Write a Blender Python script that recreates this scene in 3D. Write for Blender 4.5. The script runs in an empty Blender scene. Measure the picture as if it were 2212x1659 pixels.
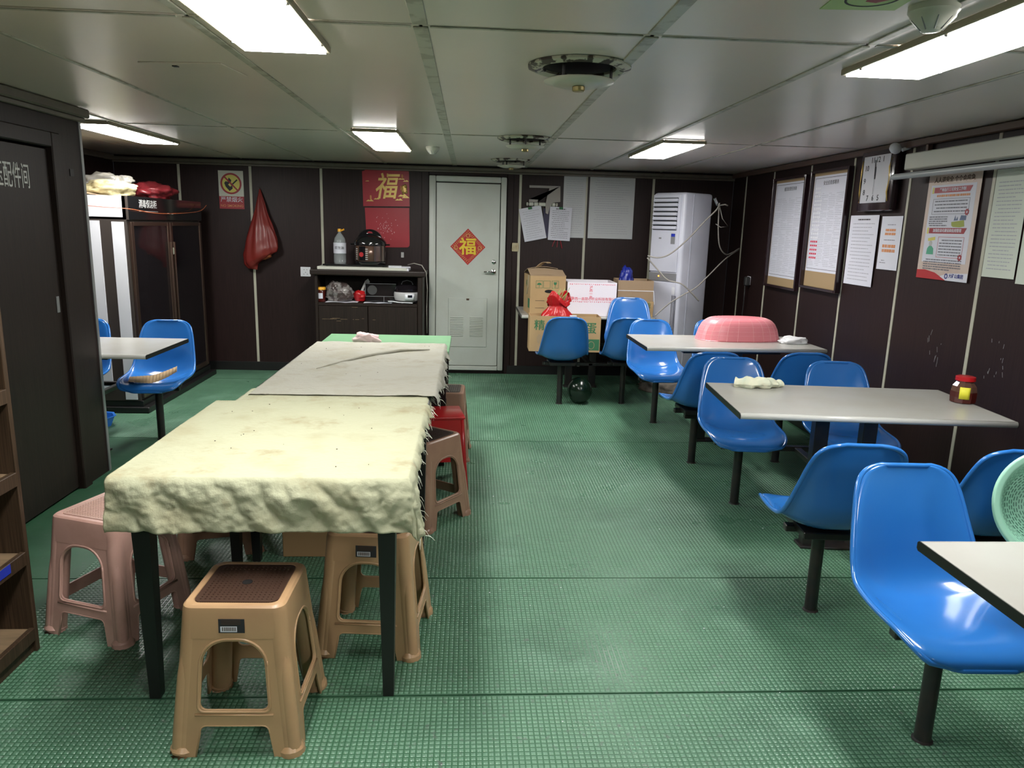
import bpy, bmesh, math, random
import numpy as np
from mathutils import Vector, Matrix, noise
random.seed(7)
C = bpy.context.scene.collection
S = bpy.context.scene
PI = math.pi

# ------------------------------------------------------------------ camera, world, exposure
def setup_camera():
    F, pitch, yaw, roll = 1600.35, .2101, .0620, .0273
    f = Vector((math.sin(yaw)*math.cos(pitch), math.cos(yaw)*math.cos(pitch), -math.sin(pitch)))
    r0 = Vector((math.cos(yaw), -math.sin(yaw), 0)); u0 = r0.cross(f)
    r = r0*math.cos(roll) + u0*math.sin(roll); u = -r0*math.sin(roll) + u0*math.cos(roll)
    cam = bpy.data.cameras.new('camera'); o = bpy.data.objects.new('camera', cam); C.objects.link(o)
    m = Matrix((r, u, -f)).transposed().to_4x4(); m.translation = (0, 0, 1.6)
    o.matrix_world = m
    cam.sensor_width = 36; cam.lens = F/2212*36; cam.clip_start = .05
    S.camera = o
setup_camera()
w = bpy.data.worlds.new('world'); S.world = w; w.use_nodes = True
w.node_tree.nodes['Background'].inputs[0].default_value = (.6, .65, .7, 1)
w.node_tree.nodes['Background'].inputs[1].default_value = 0.02
S.view_settings.view_transform = 'Standard'; S.view_settings.look = 'None'
S.view_settings.gamma = 1; S.view_settings.use_curve_mapping = False
S.view_settings.exposure = 0.0
LAMP = 45.0

# ------------------------------------------------------------------ materials
def mat(name, col, rough=.5, metal=0, emit=None, estr=0, coat=0, alpha=1, trans=0, spec=.5,
        noise_amt=0, nscale=8, ncol=None, bump=0, bscale=60, stretch=(1, 1, 1), detail=5, thr=(.4, .65), sss=0, ior=None):
    m = bpy.data.materials.new(name); m.use_nodes = True
    N = m.node_tree.nodes; L = m.node_tree.links; b = N['Principled BSDF']
    b.inputs['Base Color'].default_value = (*col, 1)
    b.inputs['Roughness'].default_value = rough; b.inputs['Metallic'].default_value = metal
    b.inputs['Coat Weight'].default_value = coat; b.inputs['Coat Roughness'].default_value = .08
    b.inputs['Specular IOR Level'].default_value = spec
    if ior: b.inputs['IOR'].default_value = ior
    if trans: b.inputs['Transmission Weight'].default_value = trans
    if alpha < 1: b.inputs['Alpha'].default_value = alpha
    if emit:
        b.inputs['Emission Color'].default_value = (*emit, 1); b.inputs['Emission Strength'].default_value = estr
    if noise_amt or bump:
        tc = N.new('ShaderNodeTexCoord'); mp = N.new('ShaderNodeMapping')
        mp.inputs['Scale'].default_value = stretch; L.new(tc.outputs['Object'], mp.inputs[0])
    if noise_amt:
        n = N.new('ShaderNodeTexNoise'); n.inputs['Scale'].default_value = nscale; n.inputs['Detail'].default_value = detail
        L.new(mp.outputs[0], n.inputs['Vector'])
        cr = N.new('ShaderNodeValToRGB'); cr.color_ramp.elements[0].position = thr[0]; cr.color_ramp.elements[1].position = thr[1]
        L.new(n.outputs['Fac'], cr.inputs[0])
        mx = N.new('ShaderNodeMix'); mx.data_type = 'RGBA'
        mx.inputs['A'].default_value = (*col, 1)
        mx.inputs['B'].default_value = (*(ncol or [c*.6 for c in col]), 1)
        mu = N.new('ShaderNodeMath'); mu.operation = 'MULTIPLY'; mu.inputs[1].default_value = noise_amt
        L.new(cr.outputs[0], mu.inputs[0]); L.new(mu.outputs[0], mx.inputs['Factor'])
        L.new(mx.outputs['Result'], b.inputs['Base Color'])
    if bump:
        n2 = N.new('ShaderNodeTexNoise'); n2.inputs['Scale'].default_value = bscale; n2.inputs['Detail'].default_value = 4
        L.new(mp.outputs[0], n2.inputs['Vector'])
        bp = N.new('ShaderNodeBump'); bp.inputs['Strength'].default_value = bump; bp.inputs['Distance'].default_value = .004
        L.new(n2.outputs['Fac'], bp.inputs['Height']); L.new(bp.outputs[0], b.inputs['Normal'])
    return m

def add_stains(m, ncol, scale, lo, hi, amt):
    N = m.node_tree.nodes; L = m.node_tree.links; b = N['Principled BSDF']
    src = b.inputs['Base Color'].links[0].from_socket
    tc = N.new('ShaderNodeTexCoord'); n = N.new('ShaderNodeTexNoise'); n.inputs['Scale'].default_value = scale; n.inputs['Detail'].default_value = 9; n.inputs['Roughness'].default_value = .65
    L.new(tc.outputs['Object'], n.inputs['Vector'])
    r = N.new('ShaderNodeMapRange'); r.inputs['From Min'].default_value = lo; r.inputs['From Max'].default_value = hi; r.inputs['To Max'].default_value = amt
    L.new(n.outputs['Fac'], r.inputs['Value'])
    x = N.new('ShaderNodeMix'); x.data_type = 'RGBA'; L.new(src, x.inputs['A']); x.inputs['B'].default_value = (*ncol, 1)
    L.new(r.outputs['Result'], x.inputs['Factor']); L.new(x.outputs['Result'], b.inputs['Base Color'])

def floor_mat(name, col, dark, light, rough):
    m = bpy.data.materials.new(name); m.use_nodes = True
    N = m.node_tree.nodes; L = m.node_tree.links; b = N['Principled BSDF']
    tc = N.new('ShaderNodeTexCoord')
    def nz(scale, det, p0, p1):
        n = N.new('ShaderNodeTexNoise'); n.inputs['Scale'].default_value = scale; n.inputs['Detail'].default_value = det
        L.new(tc.outputs['Object'], n.inputs['Vector'])
        r = N.new('ShaderNodeMapRange'); r.inputs['From Min'].default_value = p0; r.inputs['From Max'].default_value = p1
        L.new(n.outputs['Fac'], r.inputs['Value']); return r.outputs['Result']
    def mix(a, bb, f):
        x = N.new('ShaderNodeMix'); x.data_type = 'RGBA'
        for k, v in (('A', a), ('B', bb)):
            if isinstance(v, tuple): x.inputs[k].default_value = (*v, 1)
            else: L.new(v, x.inputs[k])
        L.new(f, x.inputs['Factor']); return x.outputs['Result']
    c = mix(col, dark, nz(1.1, 6, .45, .75)); c = mix(c, light, nz(2.3, 8, .55, .8))
    c = mix(c, (.09, .12, .10), nz(40, 3, .62, .8))
    L.new(c, b.inputs['Base Color'])
    rr = N.new('ShaderNodeMapRange'); rr.inputs['To Min'].default_value = rough-.1; rr.inputs['To Max'].default_value = rough+.14
    L.new(nz(3, 5, .3, .7), rr.inputs['Value']); L.new(rr.outputs['Result'], b.inputs['Roughness'])
    return m

def wood_mat(name, c1, c2, rough=.45, coat=.0):
    m = bpy.data.materials.new(name); m.use_nodes = True
    N = m.node_tree.nodes; L = m.node_tree.links; b = N['Principled BSDF']
    tc = N.new('ShaderNodeTexCoord'); mp = N.new('ShaderNodeMapping'); mp.inputs['Scale'].default_value = (60, 60, 1.2)
    L.new(tc.outputs['Object'], mp.inputs[0])
    n = N.new('ShaderNodeTexNoise'); n.inputs['Scale'].default_value = 3; n.inputs['Detail'].default_value = 6
    L.new(mp.outputs[0], n.inputs['Vector'])
    cr = N.new('ShaderNodeValToRGB'); cr.color_ramp.elements[0].position = .35; cr.color_ramp.elements[1].position = .7
    cr.color_ramp.elements[0].color = (*c1, 1); cr.color_ramp.elements[1].color = (*c2, 1)
    L.new(n.outputs['Fac'], cr.inputs[0]); L.new(cr.outputs[0], b.inputs['Base Color'])
    b.inputs['Roughness'].default_value = rough; b.inputs['Coat Weight'].default_value = coat; b.inputs['Specular IOR Level'].default_value = .28
    bp = N.new('ShaderNodeBump'); bp.inputs['Strength'].default_value = .12; bp.inputs['Distance'].default_value = .001
    L.new(n.outputs['Fac'], bp.inputs['Height']); L.new(bp.outputs[0], b.inputs['Normal'])
    return m

def weave_mat(name, c1, c2, scale):
    """moulded stool mat: rows of small raised dashes"""
    m = bpy.data.materials.new(name); m.use_nodes = True
    N = m.node_tree.nodes; L = m.node_tree.links; b = N['Principled BSDF']
    tc = N.new('ShaderNodeTexCoord'); br = N.new('ShaderNodeTexBrick')
    br.inputs['Scale'].default_value = scale; br.inputs['Mortar Size'].default_value = .03
    br.inputs['Color1'].default_value = (*c1, 1); br.inputs['Color2'].default_value = (*[c*.8 for c in c1], 1); br.inputs['Mortar'].default_value = (*c2, 1)
    L.new(tc.outputs['Object'], br.inputs['Vector']); L.new(br.outputs['Color'], b.inputs['Base Color'])
    bp = N.new('ShaderNodeBump'); bp.inputs['Strength'].default_value = .6; bp.inputs['Distance'].default_value = .002; bp.invert = True
    L.new(br.outputs['Fac'], bp.inputs['Height']); L.new(bp.outputs[0], b.inputs['Normal'])
    b.inputs['Roughness'].default_value = .35
    return m

M = {}
M['wood'] = wood_mat('dark laminate', (.0135, .0062, .0062), (.025, .0125, .0115), .46)
M['woodb'] = wood_mat('brown laminate', (.013, .0085, .0068), (.024, .0155, .012), .48)
M['rackwood'] = wood_mat('rack wood', (.03, .018, .010), (.07, .042, .024), .5)
M['shelfwood'] = mat('worn shelf board', (.22, .15, .085), .6, noise_amt=.6, nscale=5, stretch=(1, 8, 1), ncol=(.12, .08, .045))
M['seam'] = mat('cream seam strip', (.46, .45, .36), .5, noise_amt=.4, nscale=6, ncol=(.3, .29, .22))
M['black'] = mat('black paint', (.008, .008, .008), .4)
M['blackm'] = mat('black satin metal', (.012, .012, .013), .35, noise_amt=.3, nscale=20, ncol=(.05, .03, .02))
M['gap'] = mat('dark void', (.006, .006, .006), .9)
M['ceil'] = mat('ceiling paint', (.72, .635, .565), .29, noise_amt=.35, nscale=1.3, ncol=(.60, .545, .49), bump=.05, bscale=3)
M['ceilstrip'] = mat('ceiling batten paint', (.46, .45, .38), .4, noise_amt=.7, nscale=14, ncol=(.25, .23, .17), thr=(.5, .6))
M['crown'] = mat('crown moulding', (.13, .115, .09), .4, noise_amt=.4, nscale=9, ncol=(.08, .05, .04))
M['crownb'] = mat('brown moulding', (.10, .06, .045), .4)
M['greenbase'] = floor_mat('rubber floor groove', (.035, .115, .058), (.022, .065, .038), (.055, .15, .09), .45)
M['greenstud'] = floor_mat('rubber floor stud', (.108, .225, .145), (.055, .125, .082), (.17, .30, .215), .34)
M['blue'] = mat('blue moulded plastic', (.020, .145, .47), .20, coat=.6, noise_amt=.15, nscale=4, ncol=(.05, .21, .52))
M['blue2'] = mat('blue tray plastic', (.02, .16, .6), .35)
M['tabletop'] = mat('pale grey laminate', (.40, .395, .37), .26, noise_amt=.5, nscale=3, ncol=(.35, .33, .295))
M['tableedge'] = mat('table edge roll', (.46, .46, .43), .3)
M['tan'] = mat('tan plastic', (.44, .275, .145), .33, noise_amt=.55, nscale=7, ncol=(.36, .21, .115), thr=(.5, .7))
M['brownpl'] = mat('rosy brown plastic', (.34, .20, .135), .36, noise_amt=.5, nscale=7, ncol=(.24, .13, .09))
M['pinkpl'] = mat('dusty pink plastic', (.52, .31, .26), .4, noise_amt=.6, nscale=8, ncol=(.36, .2, .16), thr=(.48, .7))
M['redpl'] = mat('red plastic', (.42, .008, .012), .3, coat=.2)
M['matbrown'] = weave_mat('brown seat mat', (.035, .014, .009), (.12, .07, .045), 75)
M['matdark'] = weave_mat('dark seat mat', (.025, .012, .010), (.07, .05, .04), 60)
M['matpink'] = weave_mat('pink seat texture', (.46, .27, .21), (.58, .38, .32), 75)
M['clothA'] = mat('stained cream cloth', (.40, .405, .275), .85, noise_amt=.55, nscale=6, ncol=(.29, .25, .135), thr=(.5, .75), bump=.9, bscale=45, detail=8)
M['clothB'] = mat('stained white cloth', (.36, .35, .295), .85, noise_amt=.5, nscale=7, ncol=(.28, .26, .17), thr=(.5, .75), bump=.9, bscale=45, detail=8)
add_stains(M['clothA'], (.25, .19, .09), 4.5, .56, .68, .55); add_stains(M['clothB'], (.22, .19, .10), 5, .56, .70, .5)
M['tread'] = mat('thread', (.7, .72, .6), .9)
M['green'] = mat('pale green tabletop', (.16, .34, .18), .35, noise_amt=.4, nscale=12, ncol=(.22, .39, .23))
M['whitemetal'] = mat('painted steel door', (.50, .53, .49), .35, noise_amt=.3, nscale=5, ncol=(.42, .42, .36), bump=.22, bscale=120)
M['white'] = mat('white enamel', (.70, .71, .75), .35)
M['acwhite'] = mat('air conditioner plastic', (.60, .61, .70), .4, noise_amt=.3, nscale=4, ncol=(.52, .53, .6))
M['acside'] = mat('air conditioner side', (.52, .53, .62), .42)
M['grey'] = mat('grey plastic', (.22, .22, .23), .4)
M['paper'] = mat('white paper', (.62, .63, .70), .8)
M['paper2'] = mat('grey white paper', (.52, .54, .55), .8)
M['paper3'] = mat('pale green white paper', (.55, .60, .52), .8)
M['ink'] = mat('grey ink', (.16, .16, .19), .8)
M['inkpale'] = mat('pale ink', (.36, .37, .42), .8)
M['inkblack'] = mat('black ink', (.02, .02, .025), .6)
M['red'] = mat('red print', (.42, .015, .02), .6)
M['redsign'] = mat('dark red sign print', (.30, .02, .03), .5)
M['fured'] = mat('crimson card', (.33, .008, .02), .4, noise_amt=.2, nscale=3, ncol=(.4, .02, .03))
M['gold'] = mat('gold foil', (.62, .42, .12), .35, metal=.3)
M['yellowfoil'] = mat('bright yellow foil', (.75, .55, .04), .35, metal=.2)
M['yellow'] = mat('sign yellow', (.62, .55, .12), .5)
M['orange'] = mat('orange print', (.6, .25, .1), .6)
M['card'] = mat('cardboard', (.40, .27, .13), .75, noise_amt=.35, nscale=7, ncol=(.32, .20, .09))
M['cardplain'] = mat('plain cardboard', (.30, .21, .13), .8, noise_amt=.3, nscale=6, ncol=(.24, .16, .09))
M['cardlight'] = mat('tan cardboard box', (.46, .29, .14), .75)
M['greenink'] = mat('green ink', (.03, .14, .06), .8)
M['foam'] = mat('white foam', (.74, .70, .76), .7, bump=.3, bscale=80)
M['pinkink'] = mat('crimson ink', (.62, .03, .07), .7)
M['redbag'] = mat('red thin plastic bag', (.20, .022, .018), .35, alpha=.85, bump=.5, bscale=30)
M['redbag2'] = mat('bright red plastic bag', (.42, .012, .014), .25, bump=.6, bscale=40)
M['bluebag'] = mat('dark blue plastic bag', (.01, .02, .22), .3, bump=.6, bscale=40)
M['clearbag'] = mat('clear plastic bag', (.55, .53, .48), .2, alpha=.22)
M['noodle'] = mat('cream bag contents', (.62, .56, .33), .6, noise_amt=.8, nscale=25, ncol=(.36, .30, .13), stretch=(1, 4, 4))
M['beige cable'] = mat('beige cable', (.30, .28, .25), .5)
M['cable'] = mat('dark cable', (.03, .03, .03), .5)
M['orangecord'] = mat('orange cord', (.5, .12, .04), .5)
M['steel'] = mat('polished steel', (.55, .55, .55), .15, metal=1)
M['steeldark'] = mat('brushed bronze steel', (.20, .13, .10), .3, metal=.9)
M['alu'] = mat('aluminium edge', (.35, .36, .36), .35, metal=.6)
M['glassdark'] = mat('smoked glass', (.012, .010, .012), .06, coat=.3, alpha=.80)
M['glass'] = mat('clear glass', (.9, .95, .95), .03, trans=1, alpha=1, ior=1.2)
M['pet'] = mat('clear bottle plastic', (.5, .55, .55), .08, alpha=.35)
M['sauce'] = mat('dark red sauce', (.06, .008, .006), .1)
M['yellabel'] = mat('yellow label', (.72, .68, .04), .6)
M['orangelid'] = mat('orange lid', (.85, .42, .03), .35)
M['pinkbowl'] = mat('pink plastic basket', (.85, .27, .31), .3, alpha=.93, sss=.2)
M['pinkline'] = mat('pale pink rib', (.9, .45, .47), .3)
M['rag'] = mat('cream rag', (.68, .68, .52), .85, noise_amt=.5, nscale=20, ncol=(.45, .55, .45))
M['ragwhite'] = mat('white rag', (.72, .72, .74), .6)
M['ragpink'] = mat('pale pink rag', (.75, .55, .55), .8)
M['mint'] = mat('mint plastic', (.28, .55, .42), .35)
M['melon'] = mat('watermelon rind', (.005, .014, .008), .18, noise_amt=.5, nscale=6, ncol=(.003, .007, .004))
M['leaf'] = mat('garlic shoots', (.16, .30, .06), .5, noise_amt=.5, nscale=20, ncol=(.4, .42, .2), stretch=(8, 8, 1))
M['lid'] = mat('black gloss plastic', (.008, .008, .009), .12, coat=.5)
M['cream'] = mat('cream switch plastic', (.48, .42, .27), .4, noise_amt=.5, nscale=30, ncol=(.3, .2, .1))
M['clockface'] = mat('clock face', (.55, .56, .60), .3)
M['rosewood'] = mat('dark purple wood', (.022, .010, .013), .25, coat=.4)
M['cabside'] = mat('brown grey cabinet steel', (.045, .036, .031), .5)
M['kraft'] = mat('kraft backing', (.34, .24, .13), .6)
M['screen'] = mat('screen housing', (.52, .53, .46), .5)
M['tube'] = mat('grey tube', (.34, .37, .37), .3)
M['poster'] = mat('poster paper', (.66, .63, .58), .5, noise_amt=.3, nscale=4, ncol=(.62, .5, .44))
M['posteredge'] = mat('poster warm border', (.54, .42, .36), .5, noise_amt=.6, nscale=8, ncol=(.60, .53, .47))
M['logoblue'] = mat('navy ink', (.02, .03, .2), .6)
M['photolum'] = mat('pale green sign', (.42, .56, .22), .5)
M['rust'] = mat('peeling painted ring', (.50, .48, .38), .45, noise_amt=1, nscale=16, ncol=(.04, .022, .015), thr=(.50, .54))
M['dish'] = mat('vent dish', (.50, .49, .40), .3)
M['brass'] = mat('brass knob', (.30, .24, .10), .35, metal=.6)
M['detector'] = mat('detector plastic', (.50, .50, .42), .3)
M['lampframe'] = mat('lamp frame', (.36, .31, .22), .45)
M['lamp'] = mat('lamp diffuser', (.9, .9, .9), .4, emit=(1.0, .985, .95), estr=LAMP)
M['amber'] = mat('amber lamp light', (.9, .3, .02), .4, emit=(1, .35, .05), estr=4)
M['dirt'] = mat('dirty concrete', (.20, .17, .14), .8, noise_amt=.8, nscale=12, ncol=(.06, .05, .045))
M['tape'] = mat('blue tape', (.02, .04, .42), .4)
M['chalk'] = mat('chalk lettering', (.55, .56, .54), .9)
M['cooker'] = mat('cooker steel', (.30, .24, .22), .18, metal=.9)
M['copper'] = mat('control panel', (.13, .075, .055), .25, metal=.4)
M['dishes'] = mat('stacked dishes', (.45, .45, .45), .3)

# ------------------------------------------------------------------ mesh helpers
class B:
    def __init__(s): s.bm = bmesh.new()
    def box(s, x0, x1, y0, y1, z0, z1, bev=0, rot=None, seg=1):
        vs = [s.bm.verts.new((x, y, z)) for x in (x0, x1) for y in (y0, y1) for z in (z0, z1)]
        fs = [s.bm.faces.new([vs[i] for i in q]) for q in ((0, 1, 3, 2), (4, 6, 7, 5), (0, 4, 5, 1), (2, 3, 7, 6), (0, 2, 6, 4), (1, 5, 7, 3))]
        if rot is not None:
            c = Vector(((x0+x1)/2, (y0+y1)/2, (z0+z1)/2))
            bmesh.ops.rotate(s.bm, verts=vs, cent=c, matrix=rot)
        if bev:
            es = list({e for f in fs for e in f.edges})
            bmesh.ops.bevel(s.bm, geom=es, offset=bev, segments=seg, profile=.5, affect='EDGES')
        return s
    def poly(s, pts, t, axis='y', bev=0):
        """extruded polygon; pts are (a,b); axis y: (x,z) plane from y=0 to y=t"""
        def V(a, b, c): return (a, c, b) if axis == 'y' else ((a, b, c) if axis == 'z' else (c, a, b))
        lo = [s.bm.verts.new(V(a, b, 0)) for a, b in pts]; hi = [s.bm.verts.new(V(a, b, t)) for a, b in pts]
        s.bm.faces.new(lo); s.bm.faces.new(hi[::-1])
        n = len(pts)
        for i in range(n): s.bm.faces.new((lo[i], hi[i], hi[(i+1) % n], lo[(i+1) % n]))
        return s
    def tube(s, pts, r, n=8, cap=True):
        pts = [Vector(p) for p in pts]; rings = []
        rr = r if hasattr(r, '__len__') else [r]*len(pts)
        up = Vector((0, 0, 1))
        for i, p in enumerate(pts):
            d = (pts[min(i+1, len(pts)-1)] - pts[max(i-1, 0)]).normalized()
            a = d.cross(up)
            if a.length < .05: a = d.cross(Vector((1, 0, 0)))
            a.normalize(); b = d.cross(a)
            rings.append([s.bm.verts.new(p + (a*math.cos(2*PI*k/n) + b*math.sin(2*PI*k/n))*rr[i]) for k in range(n)])
        for A, Bb in zip(rings, rings[1:]):
            for k in range(n): s.bm.faces.new((A[k], A[(k+1) % n], Bb[(k+1) % n], Bb[k]))
        if cap: s.bm.faces.new(rings[0][::-1]); s.bm.faces.new(rings[-1])
        return s
    def lathe(s, prof, n=24, c=(0, 0, 0), sx=1, sy=1):
        rings = []
        for r, z in prof:
            r = max(r, 1e-5)
            rings.append([s.bm.verts.new((c[0]+sx*r*math.cos(2*PI*k/n), c[1]+sy*r*math.sin(2*PI*k/n), c[2]+z)) for k in range(n)])
        for A, Bb in zip(rings, rings[1:]):
            for k in range(n): s.bm.faces.new((A[k], A[(k+1) % n], Bb[(k+1) % n], Bb[k]))
        return s
    def grid(s, fn, nu, nv):
        vs = [[s.bm.verts.new(fn(i/nu, j/nv)) for j in range(nv+1)] for i in range(nu+1)]
        for i in range(nu):
            for j in range(nv): s.bm.faces.new((vs[i][j], vs[i+1][j], vs[i+1][j+1], vs[i][j+1]))
        return s
    def build(s, name, m, parent=None, smooth=False, solid=0, sub=0, loc=None, rz=0, rot=None):
        bmesh.ops.remove_doubles(s.bm, verts=s.bm.verts, dist=1e-6)
        bmesh.ops.recalc_face_normals(s.bm, faces=s.bm.faces)
        me = bpy.data.meshes.new(name); s.bm.to_mesh(me); s.bm.free()
        me.materials.append(m)
        if smooth:
            me.polygons.foreach_set('use_smooth', [True]*len(me.polygons))
            if smooth == 'auto': me.set_sharp_from_angle(angle=math.radians(35))
        o = bpy.data.objects.new(name, me); C.objects.link(o)
        if parent: o.parent = parent
        if loc: o.location = loc
        if rot: o.rotation_euler = rot
        elif rz: o.rotation_euler.z = rz
        if solid:
            md = o.modifiers.new('solid', 'SOLIDIFY'); md.thickness = solid; md.offset = 0
        if sub:
            md = o.modifiers.new('sub', 'SUBSURF'); md.levels = sub; md.render_levels = sub
        return o

def thing(name, label, cat, loc=(0, 0, 0), rz=0, group=None, rot=None):
    o = bpy.data.objects.new(name, None); C.objects.link(o); o.empty_display_size = .05
    o.location = loc; o.rotation_euler = rot or (0, 0, rz); o['label'] = label; o['category'] = cat
    if group: o['group'] = group
    return o
def tag(o, label, cat, group=None):
    o['label'] = label; o['category'] = cat
    if group: o['group'] = group
    return o
def struct(o): o['kind'] = 'structure'; return o
def dup(root, loc, rz, label, group=None):
    r = root.copy(); C.objects.link(r); r.location = loc; r.rotation_euler = (0, 0, rz)
    r['label'] = label
    if group: r['group'] = group
    for ch in list(root.children):
        c = ch.copy(); C.objects.link(c); c.parent = r
        for g in list(ch.children):
            d = g.copy(); C.objects.link(d); d.parent = c
    return r

def text(s, size, m, parent, x, y, z, name='lettering', sx=1, ext=.0004, rot=(PI/2, 0, 0), align='CENTER', bold=0, shear=0):
    cu = bpy.data.curves.new('t', 'FONT'); cu.body = s; cu.size = size; cu.extrude = ext; cu.align_x = align; cu.align_y = 'CENTER'
    cu.offset = bold*size; cu.shear = shear; cu.resolution_u = 2
    cu.space_line = 1.1
    o = bpy.data.objects.new('t', cu); C.objects.link(o)
    dg = bpy.context.evaluated_depsgraph_get(); dg.update()
    me = bpy.data.meshes.new_from_object(o.evaluated_get(dg)); me.name = name
    bpy.data.objects.remove(o); bpy.data.curves.remove(cu)
    me.materials.clear(); me.materials.append(m)
    q = bpy.data.objects.new(name, me); C.objects.link(q); q.parent = parent
    q.location = (x, y, z); q.rotation_euler = rot; q.scale = (sx, 1, 1)
    return q

def lines(parent, x0, x1, ztop, zbot, n, m, y=-.0012, h=.004, seed=0, ragged=.3, name='printed_text', cells=0):
    """rows of printed words as thin flat bars"""
    rnd = random.Random(seed); b = B()
    for i in range(n):
        z = ztop - (ztop-zbot)*i/max(1, n-1); x = x0 + (rnd.random()*.03 if rnd.random() < .3 else 0)
        end = x1 - (rnd.random()*ragged*(x1-x0) if rnd.random() < .45 else 0)
        while x < end:
            wd = min(rnd.uniform(.008, .03), end-x)
            if wd > .002: b.box(x, x+wd, y-.0004, y, z-h/2, z+h/2)
            x += wd + rnd.uniform(.002, .006)
    return b.build(name, m, parent)

# ------------------------------------------------------------------ room shell
CZ = 2.2; XR = 2.8; YB = 8.0; XL = -3.6; Y0 = -3.2
fl = struct(B().box(XL-.1, XR+.1, Y0-.1, YB+.1, -.06, 0).build('floor', M['greenbase']))
# rubber mat strips with raised studs, real geometry in the part of the floor in view
def studs(x0, x1, y0, y1, p=.0186, hs=.0068, top=.0052, h=.0016, z0=.0065, ox=0):
    nx = int((x1-x0)/p); ny = int((y1-y0)/p)
    gx, gy = np.meshgrid(x0+ox+(np.arange(nx)+.5)*p, y0+(np.arange(ny)+.5)*p); cx = gx.ravel(); cy = gy.ravel(); n = len(cx)
    co = np.zeros((n, 8, 3), np.float32)
    for k, (sx, sy) in enumerate(((-1, -1), (1, -1), (1, 1), (-1, 1))):
        co[:, k, 0] = cx+sx*hs; co[:, k, 1] = cy+sy*hs; co[:, k, 2] = z0
        co[:, k+4, 0] = cx+sx*top; co[:, k+4, 1] = cy+sy*top; co[:, k+4, 2] = z0+h
    base = np.array([[4, 5, 6, 7], [0, 1, 5, 4], [1, 2, 6, 5], [2, 3, 7, 6], [3, 0, 4, 7]])
    fa = (base[None] + (np.arange(n)*8)[:, None, None]).reshape(-1)
    me = bpy.data.meshes.new('stud_pattern'); me.vertices.add(n*8); me.vertices.foreach_set('co', co.ravel())
    nf = n*5; me.loops.add(nf*4); me.loops.foreach_set('vertex_index', fa.astype(np.int32))
    me.polygons.add(nf); me.polygons.foreach_set('loop_start', np.arange(0, nf*4, 4, dtype=np.int32)); me.polygons.foreach_set('loop_total', np.full(nf, 4, np.int32))
    me.update(); me.validate(); me.materials.append(M['greenstud'])
    return me
matlines = [Y0, .6, 1.42, 2.29, 3.16, 5.39, 7.53, YB]
for i, (a, b_) in enumerate(zip(matlines, matlines[1:])):
    mt = B().box(XL, XR, a+.0035, b_-.0035, 0, .0065, .001).build('floor_mat', M['greenbase'], fl)
    if b_ > 1.3:
        me = studs(-3.5 if a > 4 else -1.75, 2.75, max(a, 1.4)+.006, b_-.006, ox=[0, .004, .009, .002, .012, .006, .001][i])
        o = bpy.data.objects.new('raised_studs', me); C.objects.link(o); o.parent = mt; o['kind'] = 'stuff'

# ceiling: void above, panels, battens
ce = struct(B().box(XL-.1, XR+.1, Y0-.1, YB+.1, CZ+.014, CZ+.08).build('ceiling', M['gap']))
cxs = [XL, -3.04, -2.32, -1.60, -.87, -.16, .57, 1.27, 2.0, XR]; cys = [Y0, -.34, 2.48, 5.30, YB]
for i in range(len(cxs)-1):
    for j in range(len(cys)-1):
        g = .005
        t = (random.random()-.5)*.0015
        o = B().box(cxs[i]+g, cxs[i+1]-g, cys[j]+.006, cys[j+1]-.006, CZ+t, CZ+.02, .002).build('ceiling_panel', M['ceil'], ce)
for x, wd in ((-2.32, .012), (-1.6, .018), (-.87, .03), (-.16, .048), (.57, .045), (1.27, .028), (2.0, .02)):
    for a, b_ in zip(cys, cys[1:]):
        B().box(x-wd/2, x+wd/2, a+.02, b_-.02, CZ-.006, CZ-.0005, .0015).build('ceiling_batten', M['ceilstrip'], ce)
for y in (2.48, 5.30, -.34):
    for a, b_ in zip(cxs, cxs[1:]):
        B().box(a+.03, b_-.03, y+.008, y+.022, CZ-.004, CZ-.0005, .001).build('joint_cover', M['ceilstrip'], ce)

# walls
def panel_wall(name, x0, x1, seams, back, h=CZ, skip=None, m='wood', sw=.026):
    """local wall facing -y: panels between seams"""
    wl = struct(B().box(x0, x1, .012, .08, 0, h).build(name, M['gap']))
    xs = [x0] + seams + [x1]
    for a, b_ in zip(xs, xs[1:]):
        if skip and a >= skip[0]-.01 and b_ <= skip[1]+.01: continue
        B().box(a+.002, b_-.002, 0, .014, 0, h, .001).build('wall_panel', M[m], wl)
    for s_ in seams:
        if skip and skip[0]+.02 < s_ < skip[1]-.02: continue
        B().box(s_-sw/2, s_+sw/2, -.004, .0015, .1, h-.05, .001).build('seam_strip', M['seam'], wl)
    return wl
wb = panel_wall('wall_back', XL, XR, [-2.96, -2.245, -1.53, -.49, .53, 1.225, 1.94], 0)
wb.location = (0, YB, 0)
for o in wb.children:
    if o.name.startswith('seam_strip') and abs(np.mean([v.co.x for v in o.data.vertices])+.49) < .05: bpy.data.objects.remove(o)
wr = panel_wall('wall_right', -YB, -Y0, [-7.62, -6.92, -6.16, -5.46, -4.73, -3.95, -3.2, -2.45, -1.7, -.95, -.2, .55, 1.3, 2.05], 0, sw=.024)
wr.location = (XR, 0, 0); wr.rotation_euler.z = -PI/2
wl = panel_wall('wall_left', 4.66, YB, [5.8, 6.55, 7.3], 0)
wl.location = (XL, 0, 0); wl.rotation_euler.z = PI/2
struct(B().box(XL, XR, Y0-.08, Y0, 0, CZ).build('wall_front', M['wood']))
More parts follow.
